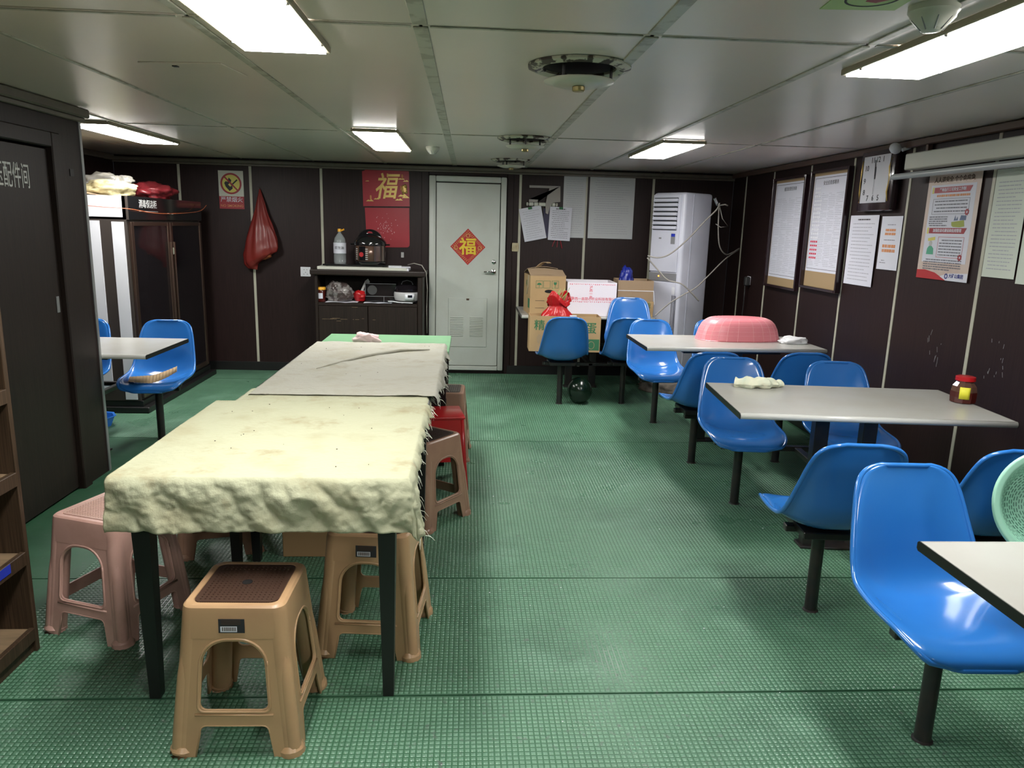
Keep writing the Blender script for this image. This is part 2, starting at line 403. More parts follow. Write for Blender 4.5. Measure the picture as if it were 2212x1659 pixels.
# room enclosed on the left: partition box
pf = struct(B().box(XL, -2.27, 4.61, 4.66, 0, CZ).build('wall_partition_end', M['wood']))
pw = struct(B().box(4.40, 4.66, 0, .05, 0, CZ).box(Y0, 3.40, 0, .05, 0, CZ).box(3.40, 4.40, 0, .05, 2.02, CZ).build('wall_partition', M['woodb'], loc=(-2.27, 0, 0), rz=PI/2))
B().box(4.64, 4.665, -.006, .012, 0, CZ-.05, .002).build('corner_strip', M['alu'], pw)
B().box(4.50, 4.54, -.004, .001, 1.81, 1.85).build('label_plate', M['black'], pw)
# baseboards, crown
struct(B().box(XL, -.46, YB-.02, YB, .006, .10, .004).box(.43, XR, YB-.02, YB, .006, .10, .004).build('baseboard_back', M['black']))
struct(B().box(XR-.02, XR, Y0, YB-.02, .006, .10, .004).build('baseboard_right', M['black']))
struct(B().box(XL, XR, YB-.05, YB-.001, CZ-.055, CZ-.02, .006).box(XL, XR, YB-.03, YB-.001, CZ-.075, CZ-.055, .004).build('trim_1', M['crown']))
struct(B().box(XR-.04, XR-.001, Y0, YB-.05, CZ-.05, CZ-.006, .006).build('trim_2', M['crownb']))
struct(B().box(-2.27, -2.22, Y0, 4.69, CZ-.055, CZ-.004, .008).box(-2.27, -2.24, Y0, 4.67, CZ-.08, CZ-.055, .004).build('trim_3', M['crown']))
struct(B().box(XL, XL+.04, 4.67, YB-.05, CZ-.06, CZ-.006, .006).build('trim_4', M['crown']))

# partition door
d = struct(B().box(3.46, 4.31, .012, .045, .02, 1.94, .003).build('door_2', M['woodb'], loc=(-2.27, 0, 0), rz=PI/2))
B().box(4.31, 4.40, -.018, .03, .0, 2.03, .006).box(3.38, 3.46, -.018, .03, .0, 2.03, .006).box(3.46, 4.31, -.018, .03, 1.95, 2.03, .006).build('door_frame', M['woodb'], d)
B().box(4.25, 4.275, .006, .013, 1.06, 1.15, .002).build('finger_pull', M['alu'], d)
text('液压配件间', .135, M['chalk'], d, 3.93, .0105, 1.775, sx=.56, bold=.004)

# steel door in the back wall
d = struct(B().box(-.345, .32, .0, .05, .10, 2.02, .004).build('door_1', M['whitemetal'], loc=(0, YB-.04, 0)))
B().box(-.42, -.35, -.02, .035, .05, 2.09, .012, seg=2).box(.325, .385, -.02, .035, .05, 2.09, .012, seg=2).box(-.35, .325, -.02, .035, 2.03, 2.09, .012, seg=2).box(-.35, .325, -.02, .035, .05, .095, .005).build('door_frame', M['whitemetal'], d, smooth='auto')
v = B().box(-.213, .203, -.008, .001, .305, .835, .004).build('vent_hatch', M['whitemetal'], d)
for i in range(12):
    for x0 in (-.19, .02):
        B().box(x0, x0+.14, -.014, -.006, .42+i*.018, .432+i*.018, .002, rot=Matrix.Rotation(.5, 3, 'X')).build('louvre', M['whitemetal'], v)
B().box(-.02, .01, -.014, -.006, .81, .83, .002).build('hatch_clip', M['steeldark'], v)
B().lathe([(0, 0), (.022, 0), (.022, .006), (.012, .012), (0, .012)], 16).build('deadlock', M['steel'], d, smooth='auto', loc=(.265, -.001, 1.22), rot=(PI/2, 0, 0))
h_ = B().lathe([(0, 0), (.026, 0), (.026, .006), (.012, .01), (.012, .05), (0, .05)], 16).build('handle', M['steel'], d, smooth='auto', loc=(.262, -.001, 1.115), rot=(PI/2, 0, 0))
B().tube([(0, 0, .045), (-.05, .004, .05), (-.10, .002, .046)], [.011, .009, .008], 8).build('lever', M['steel'], h_, smooth=True)
B().box(-.176, .148, -.0012, 0, 1.55, 1.78).build('paint_patch', M['whitemetal'], d)
struct(B().box(-.50, -.425, -.012, .02, 0, 2.14, .004).box(.392, .46, -.012, .02, 0, 2.14, .004).box(-.425, .392, -.012, .02, 2.095, 2.14, .004).build('trim_5', M['wood'], loc=(0, YB, 0)))

# ------------------------------------------------------------------ ceiling fittings
def lamp(x0, x1, y0, y1, label):
    t = thing('ceiling_lamp', label, 'ceiling lamp', ((x0+x1)/2, (y0+y1)/2, CZ-.022), 0, 'fluorescent lamp boxes on the ceiling')
    a, b_ = (x1-x0)/2, (y1-y0)/2
    f = .014
    B().box(-a-f, -a, -b_-f, b_+f, -.001, .0215, .003).box(a, a+f, -b_-f, b_+f, -.001, .0215, .003).box(-a, a, -b_-f, -b_, -.001, .0215, .003).box(-a, a, b_, b_+f, -.001, .0215, .003).build('housing', M['lampframe'], t)
    B().box(-a+.001, a-.001, -b_+.001, b_-.001, -.006, .012).build('diffuser', M['lamp'], t)
    for s_ in (-1, 1):
        for q in (-.8, 0, .8): B().lathe([(0, -.008), (.006, -.006), (.006, .0)], 8).build('screw', M['steel'], t, loc=(s_*(a+.006), q*b_, 0))
lamp(-.79, -.51, 1.62, 2.82, 'long bright lamp box above the near cloth-covered table')
lamp(1.38, 1.66, 1.64, 2.84, 'long bright lamp box at the top right beside the smoke detector')
lamp(-.77, -.49, 5.15, 6.37, 'bright lamp box over the far end of the long table')
lamp(-2.65, -2.37, 5.24, 6.43, 'bright lamp box above the glass-doored cabinet at left')
lamp(1.31, 1.59, 5.20, 6.28, 'bright lamp box over the table with the pink basket')
lamp(-.79, -.51, -1.6, -.4, 'lamp box behind the viewpoint, on the left row')
lamp(1.38, 1.66, -1.6, -.4, 'lamp box behind the viewpoint, on the right row')

def vent(x, y, r, label, dz=.0):
    t = thing('air_diffuser', label, 'ceiling vent', (x, y, CZ), random.random()*6, 'round ceiling air vents')
    B().lathe([(r*.70, .004), (r*.72, -.012), (r*.86, -.020), (r, -.010), (r, -.001)], 40).build('ring', M['rust'], t, smooth='auto')
    B().lathe([(0, -.004), (r*.71, -.004)], 40).build('throat', M['gap'], t)
    B().lathe([(0, -.074), (r*.45, -.072), (r*.68, -.060), (r*.69, -.055), (r*.4, -.058), (0, -.058)], 40).build('dish', M['dish'], t, smooth=True)
    B().lathe([(0, -.094), (r*.11, -.092), (r*.125, -.088), (r*.125, -.076), (r*.10, -.072)], 14).build('knob', M['brass'], t)
    for k in range(3):
        a = k*2*PI/3
        B().tube([(r*.62*math.cos(a), r*.62*math.sin(a), -.004), (r*.62*math.cos(a), r*.62*math.sin(a), -.06)], .006, 6).build('stay', M['blackm'], t)
vent(.408, 2.98, .195, 'largest round peeling air vent, nearest on the ceiling')
vent(.38, 5.38, .195, 'round peeling air vent in the middle of the row of three')
vent(.38, 7.14, .19, 'farthest round air vent, close above the steel door wall')

def detector(x, y, s, label):
    t = thing('smoke_detector', label, 'smoke detector', (x, y, CZ), .5, 'smoke detectors')
    B().lathe([(.055*s, 0), (.055*s, -.014*s), (.050*s, -.02*s), (.048*s, -.028*s), (.026*s, -.05*s), (.022*s, -.052*s)], 28).build('body', M['detector'], t, smooth='auto')
    B().lathe([(0, -.058*s), (.02*s, -.056*s), (.024*s, -.052*s)], 20).build('cap', M['detector'], t, smooth=True)
    for k in range(8):
        a = k*PI/4
        B().tube([(.045*s*math.cos(a), .045*s*math.sin(a), -.03*s), (.023*s*math.cos(a), .023*s*math.sin(a), -.054*s)], .0018, 5).build('rib', M['grey'], t)
detector(-.30, 6.2, 1.0, 'small smoke detector on the ceiling before the steel door')
detector(1.22, 2.06, 1.15, 'smoke detector at the top right beside the bright lamp')
t = thing('ceiling_sign', 'pale green square sign with dark red symbol in a ring, on the ceiling', 'sign', (1.03, 2.02, CZ), -.1)
B().box(-.10, .10, -.12, .10, -.003, -.0005).build('plate', M['photolum'], t)
B().lathe([(.062, -.0034), (.068, -.0034), (.068, -.004), (.062, -.004), (.062, -.0034)], 32, c=(0, 0, 0)).build('ring_print', M['inkblack'], t)
B().poly([(-.05, -.05), (-.04, -.055), (.0, -.02), (.03, -.03), (.045, 0), (.02, .03), (-.01, .02), (-.012, -.01)], -.001, 'z').build('symbol', M['redsign'], t, loc=(0, 0, -.0035))
t = thing('ceiling_hatch', 'small rectangular hatch panel set in the ceiling at the upper left', 'hatch', (-1.14, 3.33, CZ), -.12)
B().box(-.17, .17, -.13, .13, -.006, -.0005, .002).build('lid', M['ceil'], t)
B().box(-.05, -.03, -.09, -.07, -.010, -.006).build('latch', M['blackm'], t)

# ------------------------------------------------------------------ furniture: moulded chairs on pedestals
def lerp_tab(tab, t):
    for (a, va), (b_, vb) in zip(tab, tab[1:]):
        if t <= b_:
            k = (t-a)/(b_-a); k = max(0, min(1, k)); return tuple(p+(q-p)*k for p, q in zip(va, vb)) if hasattr(va, '__len__') else va+(vb-va)*k
    return tab[-1][1]
def catmull(P, t):
    n = len(P)-1; x = min(max(t, 0), .99999)*n; i = int(x); k = x-i
    p = [P[max(0, i-1)], P[i], P[i+1], P[min(n, i+2)]]
    return [.5*((2*b_)+(-a+c)*k+(2*a-5*b_+4*c-d_)*k*k+(-a+3*b_-3*c+d_)*k**3) for a, b_, c, d_ in zip(*p)]
# profile: y, z, half width, side lift along the inner normal
PROF = [(.235, .408, .10, .000), (.232, .430, .165, .004), (.195, .447, .200, .016), (.12, .448, .218, .034), (.03, .440, .224, .046), (-.06, .434, .224, .058),
        (-.135, .438, .222, .070), (-.190, .468, .218, .074), (-.225, .530, .212, .064), (-.245, .600, .203, .050), (-.262, .670, .192, .036),
        (-.280, .740, .180, .024), (-.294, .795, .162, .014), (-.300, .825, .130, .008), (-.302, .838, .085, .004)]
def shell_fn(u, v):
    y, z, wd, lift = catmull(PROF, v)
    y2, z2, _, _ = catmull(PROF, min(1, v+.01)); y1, z1, _, _ = catmull(PROF, max(0, v-.01))
    ty, tz = y2-y1, z2-z1; L_ = math.hypot(ty, tz) or 1; ny, nz = tz/L_, -ty/L_     # towards the sitter
    s = u*2-1; a = abs(s)
    lf = lift*(a**2.6)
    if a > .9: lf -= (a-.9)*.10                                    # rim turned outward
    return (s*wd, y+ny*lf, z+nz*lf)
def make_chair():
    t = thing('pedestal_chair', '', 'chair')
    sh = B().grid(lambda u, v: shell_fn(.5-.5*math.cos(PI*u) if False else u, v), 20, 42)
    o = sh.build('seat_shell', M['blue'], t, smooth=True, solid=.007, sub=1)
    # rim bead
    pts = []
    n = 40
    for i in range(n+1): pts.append(shell_fn(0, i/n))
    for k in range(1, 8): pts.append(shell_fn(k/8, 1))
    for i in range(n+1): pts.append(shell_fn(1, 1-i/n))
    for k in range(1, 8): pts.append(shell_fn(1-k/8, 0))
    pts.append(pts[0])
    B().tube(pts, .0088, 8).build('rim', M['blue'], t, smooth=True)
    B().tube([(0, 0, .007), (0, 0, .40)], .026, 16).build('post', M['blackm'], t, smooth='auto')
    B().lathe([(.026, .0068), (.033, .0068), (.032, .010), (.026, .014)], 18).build('foot_collar', M['blackm'], t)
    B().box(-.115, .115, -.13, .10, .385, .415, .004).box(-.15, .15, -.02, .02, .37, .40, .004).build('bracket', M['blackm'], t)
    return t
ch0 = make_chair()
used = [0]
def chair(x, y, rz, label, group=None, dz=0, lift=0):
    if not used[0]:
        used[0] = 1; r = ch0; r.location = (x, y, dz); r.rotation_euler = (0, 0, rz); r['label'] = label
        if group: r['group'] = group
    else: r = dup(ch0, (x, y, dz), rz, label, group)
    return r
R = math.radians
G = 'blue moulded chairs fixed around the canteen tables'
chair(1.49, 2.03, PI+R(-2), 'large blue chair in the right foreground facing the viewer, beside the nearest tabletop', G)
chair(2.12, 2.0, PI+R(-2), 'blue chair behind the mint colander at the right edge of the picture, facing the viewer', G)
chair(1.50, 2.86, R(-5), 'blue chair turned away, on the near side of the middle grey table', G)
chair(2.10, 2.80, R(-5), 'blue chair turned away behind the mint colander, near side of the middle table', G)
chair(1.61, 4.12, PI+R(-5), 'blue chair facing the viewer behind the left end of the middle table', G)
chair(2.22, 4.03, PI+R(-5), 'blue chair facing the viewer behind the middle table, nearer the right wall', G)
chair(1.58, 4.90, R(2), 'blue chair turned away before the pink basket table, on the aisle side', G)
chair(2.20, 4.94, R(2), 'blue chair turned away before the pink basket table, on the wall side', G)
chair(1.575, 5.98, PI+R(1), 'glossy blue chair facing the viewer behind the left end of the pink basket table', G)
chair(2.16, 6.05, PI+R(1), 'blue chair facing the viewer mostly hidden behind the pink basket table', G)
chair(.85, 6.62, R(1), 'blue chair turned away in front of the egg carton, its back fully seen', G)
chair(1.44, 6.66, R(-3), 'blue chair turned away between the egg carton and the glossy facing chair', G)
q = chair(1.49, 6.69, PI-R(8), 'loose blue chair shell standing tallest before the white foam box', dz=.12)
for c_ in list(q.children):
    if not c_.name.startswith(('seat_shell', 'rim')): bpy.data.objects.remove(c_)
chair(-2.225, 5.36, PI+R(4), 'blue chair at left with a sheet of torn cardboard on its seat', G)
chair(-2.84, 5.36, PI, 'blue chair at the far left, half hidden behind the partition', G)

def dining_table(cx, cy, lx, ly, z, rz, label, legs=(-.12, .12), frame=True, sy=.62):
    t = thing('canteen_table', label, 'table', (cx, cy, 0), rz, 'pale grey canteen tables with black ends')
    a, b_ = lx/2, ly/2; th = .028
    B().box(-a+.002, a-.002, -b_+.012, b_-.012, z-th, z, .0015).build('tabletop', M['tabletop'], t)
    for s_ in (-1, 1):
        pr = [(s_*b_ + -s_*.012 + s_*.012*math.sin(k*PI/8), z-th/2+(th/2)*math.cos(k*PI/8)) for k in range(9)]
        q = B(); q.grid(lambda u, v: (-a+.002+(2*a-.004)*u, pr[round(v*8)][0], pr[round(v*8)][1]), 1, 8)
        q.build('rolled_edge', M['tableedge'], t, smooth=True, solid=.001)
        e = B().poly([(-b_, z-th+.006), (-b_+.006, z-th), (b_-.006, z-th), (b_, z-th+.006), (b_, z-.006), (b_-.006, z-.0005), (-b_+.006, z-.0005), (-b_, z-.006)], .003, 'x')
        e.build('end_band', M['black'], t, loc=(s_*a-.0015, 0, 0))
    B().box(-a+.3, a-.3, -.22, .22, z-th-.03, z-th-.001, .003).build('subframe', M['blackm'], t)
    for x in legs:
        B().box(x-.035, x+.035, -.03, .03, .012, z-th-.02, .003).build('leg', M['blackm'], t)
    f = B().box(-.17, .17, -.05, .05, .0075, .02, .003).build('foot_plate', M['blackm'], t)
    q = B().box(-.45, .45, .585, .62, .34, .37, .003).box(-.02, .02, -sy, .6, .335, .365, .003)
    if sy > .5: q.box(-.45, .45, -.62, -.585, .34, .37, .003)
    q.build('seat_beam', M['blackm'], t)
    return t
dining_table(1.905, 3.512, 1.255, .70, .79, R(-4.9), 'grey canteen table of the right row holding a cream rag and a sauce jar')
dining_table(1.93, 5.465, 1.33, .65, .785, R(1), 'grey canteen table carrying the upturned pink basket')
dining_table(1.865, 1.50, 1.26, .64, .79, R(-.5), 'grey canteen table corner at the right edge of the picture, nearest to the viewer')
dining_table(1.15, 7.375, 1.29, .80, .775, R(0), 'canteen table against the back wall loaded with cartons')
dining_table(-2.62, 5.035, 1.24, .70, .75, R(-.6), 'grey canteen table at left, running behind the partition', sy=.1)

# ------------------------------------------------------------------ long table under the cloths
def plain_table(x0, x1, y0, y1, z, label, top='black'):
    t = thing('wooden_table', label, 'table', ((x0+x1)/2, (y0+y1)/2, 0), 0, 'black-legged tables in the long row')
    a, b_ = (x1-x0)/2, (y1-y0)/2
    B().box(-a, a, -b_, b_, z-.022, z, .003).build('tabletop', M[top], t)
    B().box(-a+.03, a-.03, -b_+.03, b_-.03, z-.10, z-.0225, .002).build('apron', M['blackm'], t)
    for sx in (-1, 1):
        for sy in (-1, 1):
            B().grid(lambda u, v: ((lambda s_, k: (sx*(a-.045)+s_*[-1, 1, 1, -1, -1][k], sy*(b_-.045)+s_*[-1, -1, 1, 1, -1][k], .007+(z-.031)*v))(.018+.013*v, round(u*4))), 4, 1).build('leg', M['black'], t)
    return t
plain_table(-1.08, -.21, 2.26, 3.25, .795, 'black-legged table under the nearest cream cloth')
plain_table(-1.03, -.17, 3.30, 4.74, .795, 'black-legged table in the middle of the row, fully hidden by cloth')
plain_table(-1.00, -.12, 4.76, 5.46, .792, 'pale green topped table at the far end of the long row', 'green')

def fbm(x, y, s, seed=0): return noise.fractal(Vector((x*s, y*s, seed)), 1.0, 2.0, 5)
def ridged(x, y, s, seed=0):
    return (1-abs(noise.noise(Vector((x*s, y*s, seed)))*2))
def cloth(name, label, m, x0, x1, y0, y1, z, ol, orr, of, ob, nu, nv, seed, amp=.004, right_var=.5, left_curve=0, group='stained cloths on the long table'):
    """x0..x1,y0..y1: table rectangle it lies on; overhangs left, right, front, back"""
    def hem(t, s_): return s_*(.75+.5*noise.noise(Vector((t*5, seed, 1)))+.25*noise.noise(Vector((t*22, seed, 3))))
    def fn(u, v):
        yy = (y0-of) + (y1+ob-y0+of)*v
        lo = x0 - hem(yy, ol); hi = x1 + hem(yy+9, orr)*(1+right_var*math.sin(yy*7+seed))
        if of > .05: hi = x1 + hem(yy+9, orr) + (.11*max(0, 1-(yy-y0+.02)/.13) if yy > y0-.02 else .11)
        xx = lo + (hi-lo)*u
        if left_curve: xx += left_curve*math.sin(PI*v)*(1-u)**2*-1
        ex = max(0, xx-x1) ; el = max(0, x0-xx); ey = max(0, y0-yy); eb = max(0, yy-y1)
        d = max(ex, ey, el, eb) + .25*min(max(ex, el), max(ey, eb))
        px = min(max(xx, x0), x1); py = max(min(yy, y1), y0)
        out = lambda e: .012*min(1, e/.02) + e*.10 if e > 0 else 0
        px += out(ex)-out(el); py += out(eb)-out(ey)
        pz = z+.006 - max(0, d-.006)*.97
        if ex > 0 and ey > 0: px += .12*min(ex, ey); py -= .05*min(ex, ey)
        # wrinkles
        wr = amp*(fbm(xx, yy, 5, seed)+.6*ridged(xx+yy*.3, yy, 9, seed+4)*fbm(xx, yy, 3, seed+2))
        fine = .0016*fbm(xx, yy, 45, seed+9)
        if d > .01: wr2 = .010*ridged(xx*1.1+yy*.9, (yy-xx*.6)+d*.8, 15, seed+7)*max(0, fbm(xx, yy-d, 6, seed+8)+.35)
        else: wr2 = 0
        if d > .01:
            k = min(1, d/.06)
            f_ = (.016*math.sin(xx*19+2.5*fbm(xx, yy, 4, seed)+ (yy*18)) + .020*ridged(xx*1.0+yy*.8, yy*1.3-xx*.5, 7, seed+5)*fbm(xx, yy, 4, seed+6))*k + fine*2 + wr2*k
            if ey >= ex and ey > 0: py -= abs(f_)
            elif ex > 0: px += abs(f_)
            elif el > 0: px -= abs(f_)
        else: pz += max(0, wr) + abs(fine)
        return (px, py, pz)
    o = B().grid(fn, nu, nv).build(name, m, None, smooth=True, solid=.0016)
    tag(o, label, 'tablecloth', group)
    # loose threads on the raw right edge
    b = B(); rnd = random.Random(seed)
    for i in range(46):
        v = rnd.random(); p = Vector(fn(1, v)); L_ = rnd.uniform(.008, .035)
        a = Vector((rnd.uniform(-.2, 1), rnd.uniform(-1, .4), rnd.uniform(-1.2, .1))).normalized()
        b.tube([p, p+a*L_*.5, p+a*L_+Vector((0, 0, -L_*.4))], [.0011, .0008, .0004], 4)
    th = b.build('frayed_threads', M['tread'], o); th['kind'] = 'stuff'
    return o
cloth('tablecloth', 'cream cloth with brown stains hanging over the front of the nearest table', M['clothA'], -1.105, -.185, 2.25, 3.265, .802, .012, .055, .178, .0, 180, 210, 3, amp=.0035)
cloth('tablecloth', 'narrow strip of cream cloth showing between the two big cloths', M['clothA'], -1.03, -.19, 3.245, 3.55, .7955, .01, .05, .0, .0, 70, 30, 5)
cloth('tablecloth', 'whiter stained cloth with a dark crease over the middle and far tables', M['clothB'], -1.00, -.155, 3.40, 4.97, .803, .02, .075, .0, .0, 130, 200, 11, amp=.006, left_curve=.05)
b = B().tube([(-.82, 4.02, .812), (-.72, 4.22, .816), (-.60, 4.42, .818), (-.42, 4.62, .819), (-.24, 4.68, .816)], [.002, .007, .009, .009, .003], 8)
b.build('crease', M['clothB'], [o for o in bpy.data.objects if o.get('label', '').startswith('whiter stained')][0], smooth=True)

def specks(parent, x0, x1, y0, y1, z, n, seed):
    rnd = random.Random(seed); b = B()
    for i in range(n):
        x = rnd.uniform(x0, x1); y = rnd.uniform(y0, y1); q = rnd.uniform(.002, .005); b.box(x, x+q, y, y+q*.8, z, z+.002)
    b.build('crumbs', M['rackwood'], parent)['kind'] = 'stuff'
for o_ in [o for o in bpy.data.objects if o.name.startswith('tablecloth')]:
    if 'front of the nearest' in o_['label']: specks(o_, -1.0, -.25, 2.35, 3.2, .8105, 16, 1)
    if 'whiter' in o_['label']: specks(o_, -.95, -.25, 3.5, 4.9, .8125, 10, 2)

def crumple(name, label, cat, m, c, r, seed, flat=.5, n=3, amp=.35, parent=None, rz=0, part=None):
    bm = bmesh.new(); bmesh.ops.create_icosphere(bm, subdivisions=n, radius=1)
    for v in bm.verts:
        p = v.co.copy()
        k = 1 + amp*noise.fractal(p*1.6+Vector((seed, 0, 0)), 1, 2, 4) + amp*.35*(1-abs(noise.noise(p*3.5+Vector((0, seed, 0)))*2))
        v.co = Vector((p.x*r[0]*k, p.y*r[1]*k, max(-1, p.z)*r[2]*k))
    lo = min(v.co.z for v in bm.verts)*flat
    for v in bm.verts: v.co.z = max(v.co.z, lo)-lo
    b = B(); b.bm.free(); b.bm = bm
    o = b.build(name, m, parent, smooth=True, loc=c, rz=rz)
    if label: tag(o, label, cat)
    return o
crumple('rag', 'small crumpled pale pink rag on the green tabletop', 'rag', M['ragpink'], (-.69, 5.06, .794), (.085, .04, .045), 2, .4, n=4, rz=-.3)
def rolled_rag(name, label, m, path, r, seed):
    b = B(); pts = []
    n = 40; P = [Vector(p) for p in path]
    def fn(u, v):
        x = v*(len(P)-1); i = min(int(x), len(P)-2); p = P[i].lerp(P[i+1], x-i); d = (P[i+1]-P[i]).normalized()
        s_ = d.cross(Vector((0, 0, 1))).normalized(); rr = r*(.45+.55*math.sin(PI*min(1, max(.08, v))**.6))*(1+.35*noise.noise(Vector((u*4, v*9, seed)))+.12*math.sin(v*26+u*8))
        a = u*2*PI
        q = p + s_*math.cos(a)*rr*1.5 + Vector((0, 0, 1))*(math.sin(a)*rr)
        q.z = max(q.z, p.z-r*.62); return q
    b.grid(fn, 24, 60)
    return tag(b.build(name, m, None, smooth=True), label, 'rag')
rolled_rag('rag', 'cream knotted rag near the left end of the middle canteen table', M['rag'], [(1.44, 3.83, .806), (1.50, 3.80, .811), (1.58, 3.79, .812), (1.64, 3.80, .812), (1.69, 3.81, .808)], .034, 4)
crumple('rag', 'white crumpled cloth beside the pink basket', 'rag', M['ragwhite'], (2.47, 5.44, .786), (.10, .06, .035), 9, .4, n=4)

# ------------------------------------------------------------------ plastic stools
def fillcurve(outer, holes, th, bev):
    cu = bpy.data.curves.new('p', 'CURVE'); cu.dimensions = '2D'; cu.fill_mode = 'BOTH'; cu.extrude = th/2; cu.bevel_depth = bev; cu.bevel_resolution = 1
    for loop in [outer]+holes:
        sp = cu.splines.new('POLY'); sp.points.add(len(loop)-1); sp.use_cyclic_u = True
        for p, (a, b_) in zip(sp.points, loop): p.co = (a, b_, 0, 1)
    o = bpy.data.objects.new('p', cu); C.objects.link(o)
    dg = bpy.context.evaluated_depsgraph_get(); dg.update()
    me = bpy.data.meshes.new_from_object(o.evaluated_get(dg)); bpy.data.objects.remove(o); bpy.data.curves.remove(cu)
    return me
def arc(cx, cy, r, a0, a1, n=8, ry=None):
    return [(cx+r*math.cos(a0+(a1-a0)*i/n), cy+(ry or r)*math.sin(a0+(a1-a0)*i/n)) for i in range(n+1)]
def window(hb, ht, z0, z1, r):
    """arched opening, half widths at bottom and top"""
    r2 = .02
    return arc(ht-r, z1-r, r, 0, PI/2) + arc(-ht+r, z1-r, r, PI/2, PI) + arc(-hb+r2, z0+r2, r2, PI, 1.5*PI, 4) + arc(hb-r2, z0+r2, r2, 1.5*PI, 2*PI, 4)
def make_stool(body, seatm, label, H=.482, wb=.385, wt=.30, arch=.078, sticker=True):
    t = thing('plastic_stool', label, 'stool')
    m = M[body]; hb, ht = wb/2, wt/2; z0 = .0072
    slope = math.atan2(hb-ht, H-z0)
    Ls = math.hypot(hb-ht, H-z0)
    k = lambda s_: hb + (ht-hb)*s_/Ls                     # half width at slant height
    leg_ = .075
    lo = [(-k(0)+.03, .0), (-k(0)+leg_, 0)] + [(-k(.1)+leg_+.005, .075)] + arc(-k(.1)+leg_+.025, .08, .02, PI, PI/2, 4) + arc(k(.1)-leg_-.025, .08, .02, PI/2, 0, 4) + [(k(.1)-leg_-.005, .075), (k(0)-leg_, 0), (k(0)-.03, 0), (k(Ls)-.03, Ls-.012), (-k(Ls)+.03, Ls-.012)]
    win = window(k(.16)-leg_-.002, k(.38)-leg_+.010, .150, .368, arch)
    me = fillcurve(lo, [win], .004, .0015)
    me.materials.clear(); me.materials.append(m)
    rimm = B(); pts = [(a, b_, .003) for a, b_ in window(k(.16)-leg_+.004, k(.38)-leg_+.016, .144, .374, arch+.006)]; rimm.tube(pts+[pts[0], pts[1]], .0045, 6)
    rail = [(-k(.13)+leg_-.01, .135, .003), (k(.13)-leg_+.01, .135, .003)]; rimm.tube(rail, .005, 6)
    low = [(p[0], p[1], .002) for p in lo[1:-4]]; rimm.tube(low, .003, 6)
    rimme = None
    for s_ in range(4):
        a = s_*PI/2
        o = bpy.data.objects.new('side_panel', me); C.objects.link(o); o.parent = t
        mt = Matrix.Rotation(a, 4, 'Z') @ Matrix.Translation((0, -hb+.004, z0)) @ Matrix.Rotation(PI/2-slope, 4, 'X')
        o.matrix_local = mt
        if rimme is None:
            r_ = rimm.build('moulding', m, o, smooth=True); rimme = r_.data
        else:
            r_ = bpy.data.objects.new('moulding', rimme); C.objects.link(r_); r_.parent = o
    for sx, sy in ((-1, -1), (1, -1), (1, 1), (-1, 1)):
        b = B()
        def P(z): q = hb+(ht-hb)*(z-z0)/(H-z0); return q
        zs = [z0, .03, .10, .20, .30, .37, .445]; rs = [.034]*7
        b.tube([((P(z)-r_+.0015)*sx, (P(z)-r_+.0015)*sy, z) for z, r_ in zip(zs, rs)], rs, 16)
        b.tube([((P(z)-.020-o_)*sx, (P(z)-.020-o_)*sy, z) for z, o_ in ((.012, 0), (.10, 0), (.25, .001), (.33, .004), (.36, .011), (.375, .02))], [.024, .024, .023, .021, .018, .010], 14)
        leg = b.build('leg', m, t, smooth='auto')
        f = B(); q = P(z0)
        f.tube([((q-.030)*sx, (q-.030)*sy, z0), ((q-.030)*sx, (q-.030)*sy, z0+.014), ((q-.032)*sx, (q-.032)*sy, z0+.026)], [.041, .040, .033], 14)
        f.build('foot', m, leg, smooth='auto')
    # seat
    b = B(); n = 28
    def ring(hw, r, z): return [(x, y, z) for cx, cy, a0 in ((hw-r, hw-r, 0), (-hw+r, hw-r, PI/2), (-hw+r, -hw+r, PI), (hw-r, -hw+r, 1.5*PI)) for x, y in arc(cx, cy, r, a0, a0+PI/2, 6)]
    rings = [ring(ht+.0095, .035, H-.10), ring(ht+.004, .035, H-.02), ring(ht+.001, .035, H-.006), ring(ht-.006, .032, H), ring(ht-.022, .028, H), ring(ht-.024, .026, H-.003), ring(.0, 0.0, H-.003)]
    vs = [[b.bm.verts.new(p) for p in r_] for r_ in rings[:-1]]
    for A_, B_ in zip(vs, vs[1:]):
        for i in range(len(A_)): b.bm.faces.new((A_[i], A_[(i+1) % len(A_)], B_[(i+1) % len(A_)], B_[i]))
    b.bm.faces.new(vs[-1])
    b.build('seat', m, t, smooth='auto')
    b = B().poly(arc(ht-.05, ht-.05, .024, 0, PI/2, 6)+arc(-ht+.05, ht-.05, .024, PI/2, PI, 6)+arc(-ht+.05, -ht+.05, .024, PI, 1.5*PI, 6)+arc(ht-.05, -ht+.05, .024, 1.5*PI, 2*PI, 6), .004, 'z')
    mt_ = b.build('seat_mat', M[seatm], t, loc=(0, 0, H-.003))
    B().lathe([(0, 0), (.013, 0), (.014, .001), (.016, .001), (.016, -.001)], 16).build('finger_hole', M['gap'], mt_, loc=(0, 0, .0043))
    bb = B(); nn = 16 if seatm != 'matpink' else 18
    for i in range(nn):
        for j in range(nn):
            x = (-ht+.038)+(2*ht-.076)*(i+.5)/nn; y = (-ht+.038)+(2*ht-.076)*(j+.5)/nn
            if math.hypot(x, y) < .022: continue
            bb.box(x-.0025, x+.0025, y-.0045, y+.0045, .003, .0055)
    q = bb.build('grip_bumps', M[seatm], mt_); q['kind'] = 'stuff'
